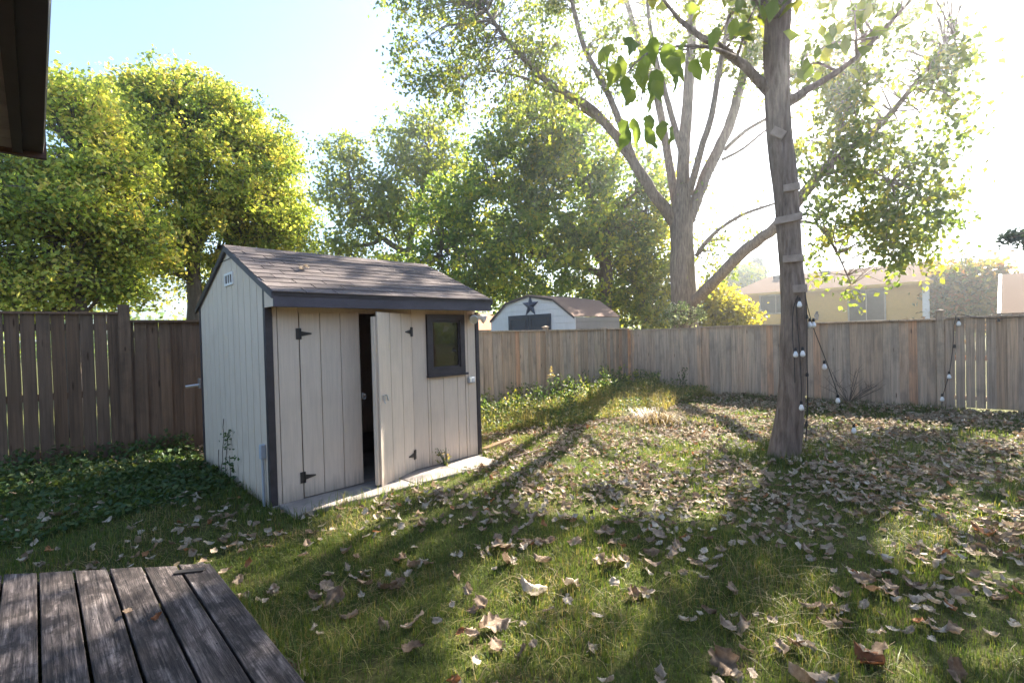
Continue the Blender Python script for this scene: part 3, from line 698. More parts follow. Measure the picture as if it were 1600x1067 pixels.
# rungs
def rung(px, py, wpx, hpx, tilt=0.0, lab=None, mat=BOARD):
    c = at(px, py, ND - 0.150); s_ = depth_of(c) / FPX
    u = np.array([M[0][0], M[0][1], 0]); u /= np.linalg.norm(u); nrm = np.array([-M[2][0], -M[2][1], 0]); nrm /= np.linalg.norm(nrm)
    nrm = np.array([-c[0], -c[1], 0]); nrm /= np.linalg.norm(nrm); u = np.array([-nrm[1], nrm[0], 0]) * 1.0
    if u @ M[0] < 0: u = -u
    zz = np.array([0, 0, 1.0]); uu = u * math.cos(tilt) + zz * math.sin(tilt); vv = -u * math.sin(tilt) + zz * math.cos(tilt)
    o = MB().obox(c, uu * wpx * s_ / 2, nrm * 0.022, vv * hpx * s_ / 2).build('step_board', mat, nt_.o, bevel=0.003)
    if lab: o['label'] = lab
rung(1216, 208, 20, 13, -0.65, 'tilted pale plate high on the trunk')
rung(1237, 293, 23, 11, 0.03); rung(1232, 342, 38, 11, 0.09); rung(1239, 404, 28, 11, 0.02); rung(1250, 451, 20, 12, 0.02)

# -- big branch of large leaves hanging nearer the camera
big = thing('leafy_branch', 'hanging spray of very large green leaves in front of the far tree limbs', 'branch', tuple(n_(1010, 85, -3.2)))
LM_BIG = m_leaf('large_green_leaf', [(0, (0.16, 0.23, 0.07)), (1, (0.26, 0.32, 0.09))], 0.65, attr=False)
def big_leaf_mesh(seed):
    r = random.Random(seed); N = 7; vs = []; fs = []
    for i in range(N + 1):
        t = i / N; hw = 0.34 * math.sin(math.pi * min(1, t * .93 + .07) ** .8) * (1 - .25 * t) * r.uniform(.72, 1.12); zc = -.5 * t * t + .06 * r.uniform(-1, 1)
        for k, sx in enumerate((-1, -.5, 0, .5, 1)):
            vs.append((sx * hw, t, zc - .22 * abs(sx) ** 1.5 * hw + r.uniform(-.02, .02) + (.03 if sx == 0 else 0)))
    for i in range(N):
        for k in range(4): a = 5 * i + k; fs.append((a, a + 1, a + 6, a + 5))
    return MB().add(vs, fs).mesh('leaf', LM_BIG, True)
blm = [big_leaf_mesh(i) for i in range(4)]
for (px, py, sz, tilt) in ((970, 88, .2, -1.2), (1005, 88, .22, -1.3), (1045, 90, .22, -1.0), (1070, 65, .2, -.7), (1025, 125, .2, -1.4), (990, 140, .17, -1.3), (945, 85, .16, -1.0), (1020, 60, .2, -.5), (980, 205, .18, -1.2), (1050, 200, .17, -1.1), (1015, 180, .18, -.9), (955, 70, .22, -.75), (985, 62, .24, -.6), (1012, 75, .24, -.85), (1040, 70, .25, -.7), (1062, 78, .22, -1.0), (1000, 105, .24, -1.0), (1030, 110, .24, -1.1), (1055, 105, .22, -1.25), (980, 120, .2, -1.2), (1020, 140, .2, -1.2), (1080, 95, .2, -.9), (1100, 82, .2, -1.1), (965, 100, .2, -1.1), (968, 190, .22, -1.0), (990, 185, .22, -.8), (1035, 190, .2, -.7), (1010, 200, .18, -1.2), (1120, 45, .22, -1.0), (1150, 30, .2, -1.0)):
    p = at(px, py, ND - 3.3 + random.uniform(-.25, .25) + max(0, (px - 1060) * .012))
    o = link('leaf', random.choice(blm), big, tuple(np.array(p) - np.array(big.location)), (tilt, random.uniform(-.5, .5), random.uniform(-1.2, 1.2) + R(135) + random.choice((0, R(150)))), (sz * .8, sz * .8, sz * .8))
tw = MB(); tw.tube([n_(1010, 85, -3.2), n_(1005, 130, -3.25), n_(1000, 180, -3.3)], [.006, .005, .003], 5); tw.tube([n_(1010, 85, -3.2), n_(1040, 82, -3.0), n_(1090, 75, -2.2)], [.007, .007, .008], 5)
tw.build('stem', BARK1, big)

# -- cottonwood beyond the corner
CD = 16.0
cb_ = base_of(1070, CD)
ct = Tree('cottonwood_tree', 'tall many limbed tree behind the fence corner with one long low limb', 'tree', cb_, BARK1, LM_COT)
ct.dens = 1.7; ct.big = .95; ct.holes = -.7; ct.wave = .55; ct.gaps = True
def c_(px, py, dd=0): return at(px, py, CD + dd)
def cl(pts, r, name='limb', **k): return ct.limb([c_(*p) for p in pts], [q * .86 for q in r], name, bark=.05, n=14, step=.22, **k)
ct.limb([cb_ + [0, 0, -.1], c_(1070, 500), c_(1067, 440), c_(1066, 385), c_(1065, 345), c_(1066, 290)], [.42, .38, .345, .33, .33, .21], 'trunk', 40, 0, .12, bark=.06)
cl([(1058, 352), (1020, 300, -.2), (985, 245, -.3), (955, 203, -.4), (920, 168, -.5), (870, 138, -.7), (830, 105, -.8), (790, 60, -1), (755, 10, -1.2)], [.24, .19, .17, .155, .14, .12, .1, .08, .05])
cl([(962, 208, -.4), (925, 182, 0), (880, 152, .3), (830, 126, .6), (770, 112, .9), (725, 122, 1.1)], [.08, .07, .065, .055, .04, .02])
cl([(990, 250, -.3), (968, 190, -.8), (942, 130, -1.2), (915, 80, -1.6), (900, 30, -2), (885, -40, -2.2)], [.12, .11, .10, .085, .07, .05])
cl([(1060, 340), (1048, 270, .3), (1036, 200, .6), (1024, 140, .9), (1003, 80, 1.2), (984, 20, 1.5), (965, -60, 1.8)], [.17, .15, .14, .13, .12, .10, .07])
cl([(1066, 300), (1068, 250), (1072, 190), (1078, 110), (1081, 40), (1083, -70)], [.22, .21, .19, .17, .15, .1])
cl([(1068, 250), (1052, 190, -.2), (1038, 140, -.4), (1020, 70, -.6), (1010, -10, -.8)], [.11, .1, .09, .07, .05])
cl([(1076, 305), (1095, 235, -.4), (1112, 180, -.7), (1122, 120, -1), (1135, 50, -1.2), (1150, -30, -1.4)], [.13, .11, .1, .085, .07, .04])
cl([(1076, 345), (1105, 270, .2), (1138, 200, .3), (1158, 130, .4), (1168, 60, .5), (1178, -40, .6)], [.22, .19, .17, .15, .13, .09])
cl([(1132, 235, .3), (1165, 205, .0), (1205, 182, -.3), (1260, 150, -.6)], [.07, .06, .05, .03])
cl([(1128, 250, .2), (1162, 232, .4), (1195, 205, .6), (1230, 185, .8)], [.055, .045, .035, .02])
cl([(1084, 476, -.1), (1100, 455, -.5), (1130, 425, -1), (1160, 395, -1.4), (1215, 352, -1.9), (1262, 296, -2.2), (1300, 255, -2.4), (1350, 218, -2.6), (1395, 175, -2.8), (1440, 118, -3), (1490, 55, -3.2)], [.22, .19, .17, .165, .155, .14, .11, .085, .07, .05, .03])
cl([(1290, 266, -2.3), (1310, 215, -2.1), (1322, 170, -1.9), (1332, 120, -1.8), (1350, 70, -1.6)], [.06, .05, .04, .03, .02])
cl([(1285, 275, -2.3), (1325, 263, -2.6), (1365, 268, -2.9), (1390, 285, -3.1)], [.045, .035, .025, .015])
cl([(1245, 347, -2.1), (1275, 350, -2.4), (1300, 380, -2.6), (1316, 412, -2.8), (1330, 445, -2.9)], [.045, .04, .03, .02, .012])
cl([(1088, 400, 0), (1115, 366, -.4), (1160, 336, -.9), (1212, 318, -1.4)], [.075, .06, .05, .03])
for (px, py, dd, rx, ry, nc, nl) in (
    (690, 60, -1.2, 80, 80, 42, 34), (800, 40, -.8, 90, 80, 42, 34), (900, 70, -1.2, 80, 90, 32, 30), (760, 130, 0, 110, 45, 28, 28), (650, 110, -1, 40, 50, 12, 26), (690, 175, -.5, 35, 35, 8, 24), (850, 160, .2, 80, 50, 20, 26),
    (980, 60, 0, 80, 80, 20, 28), (1080, 60, 0, 90, 80, 20, 26), (960, 140, -.6, 60, 50, 14, 24),
    (1150, 60, 0, 60, 60, 14, 24), (1110, 300, .5, 45, 60, 16, 24), (1130, 400, 0, 35, 50, 14, 22), (1105, 330, .3, 30, 60, 10, 22), (1170, 300, -.8, 30, 30, 6, 18), (1160, 345, -1, 35, 25, 8, 18),
    (1290, 190, -2.1, 70, 60, 30, 28), (1350, 150, -2.2, 60, 70, 28, 28), (1390, 240, -2.8, 65, 60, 34, 30), (1320, 260, -2.4, 60, 45, 24, 26), (1340, 330, -2.6, 70, 45, 28, 26), (1420, 340, -2.9, 55, 45, 26, 28), (1330, 400, -2.8, 60, 35, 24, 26), (1400, 390, -2.9, 45, 30, 14, 24), (1345, 455, -2.9, 32, 24, 6, 18), (1290, 415, -2.6, 28, 24, 5, 18), (1450, 200, -3, 50, 60, 16, 24), (1440, 100, -3, 60, 60, 14, 24), (1340, 70, -2, 70, 50, 16, 24), (1460, 290, -3, 30, 40, 8, 22), (1400, 130, -2.8, 60, 50, 16, 24), (1480, 150, -3.2, 40, 60, 10, 22),
    (640, -60, -1, 120, 80, 24, 32), (800, -110, -1, 140, 90, 36, 32), (960, -140, 0, 140, 90, 36, 32), (1100, -180, 0, 140, 100, 36, 32), (1260, -120, -.5, 120, 90, 26, 32), (1420, -60, -2.5, 110, 80, 26, 32), (1275, 110, -2, 55, 60, 26, 28), (1230, 20, -1.5, 70, 60, 24, 28), (1180, -40, -1, 80, 50, 20, 28), (1160, 70, -.6, 55, 50, 26, 28), (1215, 115, -1.2, 45, 40, 18, 28)):
    nc = int(nc * (0.85 if px > 1180 and py > 150 else 1.35 if py < 90 else 1.0))
    ct.pblob(px, py, CD + dd, rx, ry, nc, int(nl * (1.25 if px > 1180 else 1)), 0.15, 0.36, (0.1, 0.75), droop=.8)
ct.done()

# -- dense dark tree behind the small barn
DD = 21.0; db = base_of(945, DD)
dt = Tree('dark_green_tree', 'dense dark green tree behind the white barn shed', 'tree', db, BARK2, LM_DARK)
dt.dens = 2.5; dt.gaps = True; dt.holes = -1.15; dt.wave = 1.1
def d_(px, py, dd=0): return at(px, py, DD + dd)
dt.limb([db, d_(945, 470), d_(945, 400), d_(930, 330), d_(905, 260), d_(870, 200)], [.34, .30, .27, .22, .16, .06], 'trunk', 12, .05, .6)
dt.limb([d_(943, 410), d_(890, 350), d_(830, 310), d_(770, 300)], [.16, .12, .09, .04]); dt.limb([d_(944, 430), d_(860, 400), d_(760, 390), d_(690, 400)], [.15, .12, .08, .03]); dt.limb([d_(940, 380), d_(970, 330), d_(1000, 290)], [.14, .1, .05])
dt.limb([d_(905, 290, .3), d_(890, 220, .6), d_(830, 180, .8)], [.12, .08, .03])
for (px, py, dd, rx, ry, nc, nl) in ((840, 215, 0, 85, 55, 60, 40), (790, 260, 0, 70, 55, 40, 36), (900, 240, 0, 75, 60, 50, 36), (770, 330, -.5, 100, 60, 64, 40), (880, 330, -.8, 100, 70, 70, 40), (720, 400, -.3, 80, 60, 50, 40), (820, 410, -1, 110, 60, 70, 40), (930, 400, 0, 70, 80, 40, 34), (690, 320, .5, 50, 50, 24, 32), (980, 300, 0, 60, 80, 40, 32), (840, 460, 0, 120, 30, 30, 32), (660, 440, .5, 60, 35, 24, 32), (840, 165, 0, 55, 25, 12, 30)):
    dt.pblob(px, py, DD + dd, rx, ry, nc, nl, 0.17, 0.42, (0.0, 1.0))
dt.done()

# -- paler slim tree between
ld = base_of(660, 26)
lt = Tree('pale_green_tree', 'pale loose tree with a crooked limb showing above the shed roof', 'tree', ld, BARK2, LM_LIME)
def l_(px, py, dd=0): return at(px, py, 26 + dd)
lt.limb([ld, l_(660, 450), l_(640, 395), l_(650, 330), l_(665, 270), l_(670, 215)], [.3, .24, .2, .14, .1, .05], 'trunk', 10, .05, .6)
lt.limb([l_(640, 398), l_(612, 383), l_(598, 372), l_(585, 380), l_(560, 385), l_(530, 395)], [.17, .15, .13, .11, .09, .04])
lt.limb([l_(600, 375), l_(572, 345), l_(552, 318), l_(545, 270), l_(530, 230)], [.09, .08, .06, .05, .02])
lt.limb([l_(632, 400), l_(618, 370), l_(610, 350)], [.06, .05, .03])
for (px, py, dd, rx, ry, nc, nl) in ((535, 255, 0, 38, 45, 22, 30), (520, 310, 0, 35, 35, 14, 28), (585, 325, 0, 50, 40, 30, 30), (625, 290, 0, 45, 45, 24, 28), (665, 235, 0, 55, 50, 34, 30), (640, 340, 0, 55, 35, 26, 28), (700, 280, 0, 50, 50, 24, 28), (620, 215, 0, 40, 25, 10, 24), (515, 395, 0, 50, 28, 24, 28), (590, 415, 0, 70, 25, 24, 28), (555, 365, 0, 40, 20, 10, 24), (680, 190, 0, 40, 20, 10, 24)):
    lt.pblob(px, py, 26 + dd, rx, ry, nc, nl, 0.2, 0.55, (0.1, 0.8))
lt.done()

# -- ivy hung shrub tree beside the cottonwood
sb = base_of(1005, 22)
st_ = Tree('young_tree', 'yellow green young tree filling the gap left of the big trunk', 'tree', sb, BARK2, LM_LIME)
def s_(px, py, dd=0): return at(px, py, 22 + dd)
st_.limb([sb, s_(1005, 480), s_(1000, 400), s_(1010, 320), s_(1005, 260)], [.12, .1, .08, .05, .02], 'trunk', 8)
for (px, py, dd, rx, ry, nc, nl) in ((1000, 340, 0, 50, 50, 36, 30), (1020, 400, 0, 45, 60, 44, 30), (980, 440, 0, 50, 50, 36, 30), (1030, 470, 0, 45, 40, 36, 30), (1000, 490, 0, 60, 25, 26, 28), (985, 380, .5, 35, 60, 20, 28), (1030, 300, .5, 30, 40, 12, 24)):
    st_.pblob(px, py, 22 + dd, rx, ry, nc, nl, 0.17, 0.4, (0, 1), droop=1)
st_.done()

# -- two maples behind the left fence
for (px, dist, lab, nodes, blobs) in (
    (305, 14.0, 'broad yellow green maple behind the shed roof',
     [[(305, 480), (303, 420), (300, 350), (292, 280), (280, 200), (270, 140)], [(303, 400), (330, 350), (360, 290), (390, 230)], [(301, 380), (260, 320), (225, 280), (200, 220)], [(325, 470), (335, 420), (345, 370)]],
     ((215, 168, .3, 45, 40, 28, 42), (190, 220, .4, 45, 50, 26, 42), (165, 150, .6, 35, 26, 10, 40), (300, 168, 0, 90, 42, 50, 44), (245, 158, 0, 48, 36, 22, 40), (375, 190, 0, 65, 55, 44, 44), (290, 220, -.4, 100, 60, 64, 44), (420, 255, 0, 55, 55, 44, 42), (340, 280, -.6, 100, 55, 64, 44), (210, 210, 0, 60, 60, 36, 42), (440, 330, 0, 50, 45, 40, 40), (270, 330, -.8, 80, 45, 44, 40), (380, 350, -.4, 90, 40, 48, 42), (210, 290, -.4, 70, 60, 36, 42), (300, 430, .6, 60, 40, 14, 36), (430, 385, 0, 55, 25, 24, 36), (235, 385, -.4, 60, 40, 24, 40), (345, 395, .2, 60, 25, 16, 36))),
    (110, 11.5, 'yellowing maple close behind the fence at the left edge',
     [[(122, 500), (115, 440), (118, 380), (125, 320), (120, 240)], [(118, 400), (150, 350), (190, 300)], [(116, 430), (70, 360), (30, 300)]],
     ((105, 190, 0, 70, 60, 40, 44), (60, 260, 0, 70, 40, 22, 40), (150, 260, -.3, 75, 55, 46, 44), (25, 330, -.2, 60, 45, 30, 42), (110, 340, -.3, 90, 50, 48, 44), (180, 370, -.2, 70, 45, 34, 42), (40, 400, 0, 80, 45, 40, 42), (130, 430, 0, 80, 35, 34, 42), (210, 445, .2, 60, 30, 24, 40), (30, 460, 0, 70, 25, 24, 40), (-60, 330, 0, 80, 100, 40, 40), (135, 155, .5, 36, 26, 8, 40)))):
    b = base_of(px, dist); t = Tree('maple_tree', lab, 'tree', b, BARK2, LM_MAPLE); t.dens = 4.3; t.holes = -.62; t.wave = .8; t.big = .66 if px < 200 else .74
    for i, nd in enumerate(nodes):
        pts = [at(x, y, dist + .1 * i) for x, y in nd]
        if i == 0: pts = [b] + pts; rr = list(np.linspace(.19, .05, len(pts)))
        else: rr = list(np.linspace(.09, .03, len(pts)))
        t.limb(pts, rr, 'trunk' if i == 0 else 'limb', 9, .06, .4)
    for (x, y, dd, rx, ry, nc, nl) in blobs:
        t.pblob(x, y, dist + dd, rx, ry, nc, nl, 0.135, 0.27, (0.0, 1.0), up=.5, shell=.35)
    t.done()

# -- background shrubs and trees
def bush(name, lab, cat, px, py, d, rx, ry, nc, nl, size, lm, clump=.3, trunk=True, group=None, extra=()):
    b = base_of(px, d); t = Tree(name, lab, cat, b, BARK2, lm, group)
    if trunk: t.limb([b, at(px, (py + 560) / 2, d), at(px, py, d)], [.12, .09, .03], 'trunk', 7)
    t.pblob(px, py, d, rx, ry, nc, nl, size, clump)
    for (x, y, a, c, n1) in extra: t.pblob(x, y, d, a, c, n1, nl, size, clump)
    t.done(); return t
bush('flowering_shrub', 'shrub with small pale leaf sprays at the foot of the big trunk', 'shrub', 1068, 492, 14.3, 34, 16, 26, 24, .07, m_leaf('pale_leaf', [(0, (.1, .16, .06)), (.6, (.3, .36, .2)), (1, (.7, .7, .6))], .4), .16)
bush('yellow_bush', 'bright yellow bush between the big trunk and the house', 'bush', 1118, 485, 21, 38, 42, 60, 34, .15, LM_YEL, .4, extra=((1140, 500, 40, 30, 30), (1095, 500, 20, 25, 12)))
bush('distant_tree', 'green tree rising left of the yellow house roof', 'tree', 1155, 440, 60, 32, 26, 60, 34, .38, LM_DARK, .9, extra=((1140, 465, 40, 25, 30),))
bush('distant_conifer', 'small dark conifer top above the left end of the yellow house roof', 'tree', 1182, 424, 62, 9, 14, 40, 30, .3, LM_CONI, .4, extra=((1182, 412, 5, 8, 12), (1183, 440, 14, 12, 20)))
bush('orange_tree', 'orange tinged round tree right of the yellow house', 'tree', 1496, 452, 38, 46, 34, 110, 36, .28, LM_ORG, .7, extra=((1528, 437, 26, 22, 36), (1470, 470, 30, 30, 40), (1500, 485, 50, 20, 40)))
# spruce branch tips coming in at the right edge
sp = base_of(1690, 11)
spt = Tree('spruce_tree', 'blue green spruce bough reaching in at the right edge', 'tree', sp, BARK2, LM_CONI)
spt.limb([sp, at(1690, 300, 11), at(1690, 0, 11)], [.16, .12, .06], 'trunk')
spt.limb([at(1680, 360, 11), at(1630, 365, 10.9), at(1582, 371, 10.8)], [.03, .02, .008])
for (x, y, rx, ry, nc) in ((1578, 368, 12, 4, 3), (1600, 371, 18, 6, 5), (1650, 365, 40, 15, 30), (1690, 380, 40, 20, 20)):
    spt.pblob(x, y, 10.9, rx, ry, nc, 26, .055, .12, up=.0, droop=.3)
spt.done()
# far belt of trees closing the view behind everything
V, F, Rr, nn = [], [], [], 0
for a in np.linspace(-75, 160, 150):
    d = rng.uniform(75, 95); hgt = rng.uniform(3.5, 7); cx, cyy = d * math.sin(R(a)), d * math.cos(R(a))
    if 62 < a < 96: hgt *= .55
    P_ = rng.normal(size=(240, 3)) * [2.6, 2.6, hgt * .42] + [cx, cyy, hgt * .45]; v, f = leaf_quads(P_, .9, rg=rng)
    V.append(v); F.append(f + nn); nn += len(v); Rr.append(np.repeat(rng.uniform(0, 1, 240), 2))
tag(link('distant_wood', np_mesh('distant_wood', np.concatenate(V), np.concatenate(F), LM_DARK, np.concatenate(Rr))), kind='stuff')

# ------------------------------------------------------------------ white barn shed behind the fence
XB = 11.0
prof = [on_x(*p, XB) for p in ((767, 501), (789.5, 475), (827.6, 462), (868, 467), (898.5, 497))]
prof = [(p[1], p[2]) for p in prof]
yl, yr = prof[0][0], prof[-1][0]; ym = (yl + yr) / 2; hw = (yl - yr) / 2
ez = (prof[0][1] + prof[-1][1]) / 2; kz = (prof[1][1] + prof[3][1]) / 2; pz = prof[2][1]; kk = hw * .56
G_ = [(ym + hw, ez), (ym + kk, kz), (ym, pz), (ym - kk, kz), (ym - hw, ez)]
XE = on_y(968, 500, ym - hw)[0]
barn = thing('barn_shed', 'white gambrel roofed barn shed with dark doors behind the back fence', 'shed', (XB, ym, 0))
BW = m_siding('white_barn_siding', (0.74, 0.72, 0.72)); NAVY = m_plain('dark_navy_paint', (0.035, 0.04, 0.06), .5, .4); BGREY = m_siding('grey_barn_side', (0.30, 0.29, 0.29))
def barn_cut(z): # half width at height z
    if z <= ez: return hw
    if z <= kz: return hw + (kk - hw) * (z - ez) / (kz - ez)
    return kk * (1 - (z - kz) / (pz - kz))
z = 0.0
while z < pz - 0.02:
    z1 = min(z + 0.21, pz - 0.002); ws = [(barn_cut(z + .004), z + .004)] + [(barn_cut(q), q) for q in (ez, kz) if z + .01 < q < z1 - .01] + [(barn_cut(z1 - .004), z1 - .004)]
    if ws[-1][0] < .02: ws[-1] = (.02, ws[-1][1])
    poly = [(ym + a, b) for a, b in ws] + [(ym - a, b) for a, b in ws[::-1]]
    MB().prism(poly[::-1], 0, XB, XB + .02).build('siding_board', BW, barn, bevel=.004); z += 0.21
MB().prism([(ym + a * s, b) for s in (1,) for a, b in ((hw, 0), (hw, ez), (kk, kz), (0, pz - .01))] + [(ym - kk, kz), (ym - hw, ez), (ym - hw, 0)], 0, XB + .021, XB + .03).build('gable_sheathing', BW, barn)
z = 0.0
while z < ez:
    MB().box(XB + .03, XE, ym - hw, ym - hw + .02, z + .006, min(z + .21, ez)).build('side_board', BGREY, barn, bevel=.004); z += .213
MB().box(XB + .03, XE, ym - hw + .021, ym - hw + .04, 0, ez).build('side_wall', BGREY, barn); MB().box(XB + .03, XE, ym + hw - .02, ym + hw, 0, ez).build('side_wall', BW, barn)
BROOF = m_shingle('brown_barn_shingle', (0.21, 0.155, 0.13))
for (a, b) in zip(G_[:-1], G_[1:]):
    MB().prism([(a[0], a[1] + .03), (b[0], b[1] + .03), (b[0], b[1] + .005), (a[0], a[1] + .005)], 0, XB - .06, XE + .06).build('roof', BROOF, barn)
for (a, b) in zip(G_[:-1], G_[1:]):
    MB().prism([(a[0], a[1] + .012), (b[0], b[1] + .012), (b[0], b[1] - .05), (a[0], a[1] - .05)], 0, XB - .05, XB - .03).build('rake_trim', DARK, barn)
p0 = on_x(795, 493, XB); p1 = on_x(861, 491, XB); dz_ = (p0[2] + p1[2]) / 2
mid = (p0[1] + p1[1]) / 2
for a, b in ((p1[1], mid - .01), (mid + .01, p0[1])):
    dd_ = MB().box(XB - .03, XB - .003, a, b, .1, dz_).build('barn_door', NAVY, barn)
    for q0_, q1_ in ((.2, dz_ - .75), (dz_ - .65, dz_ - .12)):
        o = MB()
        for e in ((a + .1, a + .12), (b - .12, b - .1)): o.box(XB - .042, XB - .031, e[0], e[1], q0_, q1_)
        for e in (q0_, q1_ - .02): o.box(XB - .042, XB - .031, a + .12, b - .12, e, e + .02)
        sub(o.build('door_panel', DARK, barn), dd_)
# star
stc = on_x(828, 478, XB - .03); sz = abs(on_x(841, 478, XB)[1] - on_x(815, 478, XB)[1]) / 2 * 1.02
mb = MB(); vs = []
for k in range(10):
    a = math.pi / 2 + k * math.pi / 5; r = sz if k % 2 == 0 else sz * .40
    vs.append((stc[0] + .012, stc[1] + r * math.cos(a), stc[2] + r * math.sin(a)))
vs.append((stc[0] - .06, stc[1], stc[2])); vs.append((stc[0] + .012, stc[1], stc[2]))
mb.add(vs, [(k, 10, (k + 1) % 10) for k in range(10)] + [((k + 1) % 10, 11, k) for k in range(10)])
tag(mb.build('barn_star', m_plain('blue_black_tin', (0.03, 0.045, 0.085), .45, .5, .3)), 'dark blue five pointed metal star on the white barn gable', 'star')
# orange roof seen past the shed corner
oh = thing('brick_bungalow', 'low house with an orange roof glimpsed between the two sheds', 'house', tuple(base_of(748, 34)))
p = base_of(748, 34); 
ORF = m_shingle('orange_brown_shingle', (0.42, 0.23, 0.14))
MB().box(p[0] - 2, p[0] + 6, p[1], p[1] + 6, 0, 2.0).build('brick_wall', BRK, oh)
MB().prism([(p[1] - .5, 1.95), (p[1] + 3, 3.3), (p[1] + 6.5, 1.95)], 0, p[0] - 2.4, p[0] + 6.4).build('roof', ORF, oh)

# ------------------------------------------------------------------ yellow house beyond the right fence
XH = 36.0
yh0 = on_x(1146, 480, XH)[1]; yh1 = on_x(1448, 480, XH)[1]
ea = (on_x(1140, 463, XH)[2] + on_x(1440, 441, XH)[2]) / 2
yel = thing('yellow_house', 'pale yellow house with a pink brown roof beyond the right fence', 'house', (XH, (yh0 + yh1) / 2, 0))
YW = m_plain('pale_yellow_siding', (0.60, 0.37, 0.11), .8, .1, .06); PRF = m_plain('pinkish_shingle_roof', (0.19, 0.14, 0.105), 1.0, .0, .1, 30, bump=.4)
z = 0.0
while z < ea:
    MB().prism([(XH - .02, z), (XH + .02, z), (XH + .02, z + .28), (XH - .004, z + .28)], 1, yh1, yh0).build('siding_board', YW, yel); z += .282
MB().box(XH + .021, XH + 7, yh1, yh0, 0, ea).build('wall', YW, yel)
rt = (on_x(1175, 433, XH + 3.5)[2] + on_x(1452, 411, XH + 3.5)[2]) / 2
MB().add([(XH - .5, yh1 - .35, ea), (XH - .5, yh0 + .5, ea), (XH + 3.5, yh0 - 1.2, rt), (XH + 3.5, yh1 - .35, rt), (XH + 7.5, yh1 - .35, ea), (XH + 7.5, yh0 + .5, ea)], [(0, 3, 2, 1), (3, 4, 5, 2), (1, 2, 5), (0, 4, 3), (0, 1, 5, 4)]).build('roof', PRF, yel)
MB().box(XH - .56, XH - .501, yh1 - .35, yh0 + .5, ea - .12, ea + .04).build('gutter', YW, yel)
WG = m_plain('curtained_glass', (0.06, 0.06, 0.055), .25, .5)
for (xa, xb, ya, yb) in ((1188, 1238, 463, 488), (1326, 1383, 455, 500)):
    a = on_x(xa, ya, XH); b = on_x(xb, yb, XH); zt = a[2]; zb = min(b[2], zt - 1.0); y0, y1 = b[1], a[1]
    f = MB()
    for q in ((y0 - .06, y0 + .03, zb - .06, zt + .06), (y1 - .03, y1 + .06, zb - .06, zt + .06), ((y0 + y1) / 2 - .03, (y0 + y1) / 2 + .03, zb + .03, zt - .03)): f.box(XH - .06, XH - .021, *q)
    for q in ((zb - .06, zb + .03), (zt - .03, zt + .06)): f.box(XH - .06, XH - .021, y0 + .03, y1 - .03, *q)
    fo = f.build('window', m_plain('grey_window_frame', (0.34, 0.3, 0.25), .6), yel)
    sub(MB().box(XH - .045, XH - .03, y0 + .03, y1 - .03, zb + .03, zt - .03).build('pane', WG, yel), fo)
p = on_x(1277, 494, XH); mb = MB(); mb.box(XH - .1, XH - .021, p[1] - .06, p[1] + .06, p[2] - .05, p[2] + .3); mb.tube([(XH - .18, p[1], p[2] - .25), (XH - .18, p[1], p[2] + .05), (XH - .12, p[1], p[2] + .25)], [.09, .14, .05], 8); mb.build('wall_lantern', BLACKM, yel)
a = on_x(1441, 445, XH - .1)[1]; b = on_x(1452, 445, XH - .1)[1]; z = 0
while z < ea - .15:
    MB().prism([(XH - .16, z), (XH - .022, z), (XH - .022, z + .2), (XH - .13, z + .2)], 1, b, a).build('white_panel', WHITE, yel); z += .203
for px, py in ((1215, 428), (1290, 424)):
    q = on_x(px, py, XH + 2.8); rz_ = ea + (rt - ea) * (3.3 / 4); MB().box(XH + 2.6, XH + 3.0, q[1] - .25, q[1] + .25, rz_ - .2, rz_ + .22).build('roof_vent', BLACKM, yel)
# last house at the right edge
rp = base_of(1565, 27); rh = thing('brown_roofed_house', 'house with a plain brown roof at the right edge behind the fence', 'house', tuple(rp))
zt = at(1566, 433, 29)[2]; zb = at(1585, 489, 27)[2]
yy1 = rp[1]
MB().box(rp[0], rp[0] + 8, yy1 - 12, yy1 - .3, 0, zb).build('wall', BRK, rh)
MB().prism([(rp[0] - .5, zb), (rp[0] + 4, zt + .25), (rp[0] + 8.5, zb)], 1, yy1 - 12.4, yy1).build('roof', PRF, rh)
MB().prism([(rp[0] - .52, zb - .12), (rp[0] - .52, zb + .02), (rp[0] + 4, zt + .27), (rp[0] + 4, zt + .1)], 1, yy1 + .003, yy1 + .1).build('rake_board', DARK, rh)

# ------------------------------------------------------------------ string lights
def bulb_parts(root, p, sz=1.0, drop=True, lit=True):
    p = np.array(p)
    so_ = MB().tube([p + [0, 0, .0], p + [0, 0, -.025 * sz], p + [0, 0, -.05 * sz]], [.012 * sz, .019 * sz, .018 * sz], 8).build('socket', CABLE, root)
    if lit:
        MB().lathe([(.012 * sz, -.0505 * sz), (.020 * sz, -.065 * sz), (.031 * sz, -.095 * sz), (.033 * sz, -.112 * sz), (.026 * sz, -.130 * sz), (.010 * sz, -.140 * sz)], 10, p).build('bulb', BULB, root, smooth=True)
def tdist(px, py, off): return at(px, py, ND + off)
sl1 = thing('string_lights', 'black string of white bulbs hanging down the front of the tree trunk', 'string lights', tuple(tdist(1250, 470, -.2)))
OF = -.185
mb = MB()
for pts in ([(1247, 462), (1240, 480), (1238, 520), (1241, 560), (1242, 598)], [(1247, 462), (1244, 480), (1247, 520), (1250, 560), (1252, 600), (1252, 628)]):
    mb.tube(spline([tdist(x, y, OF) for x, y in pts], [.0045] * len(pts), .1)[0], .0045, 6)
mb.tube(spline([tdist(x, y, -.1) for x, y in [(1258, 458), (1261, 500), (1261, 560), (1262, 620), (1259, 690)]], [.006] * 5, .1)[0], .006, 6)
mb.build('cable', CABLE, sl1)
for x, y in ((1249, 465), (1243, 543), (1254, 542), (1252, 626)): bulb_parts(sl1, tdist(x, y, OF - .02), .82)
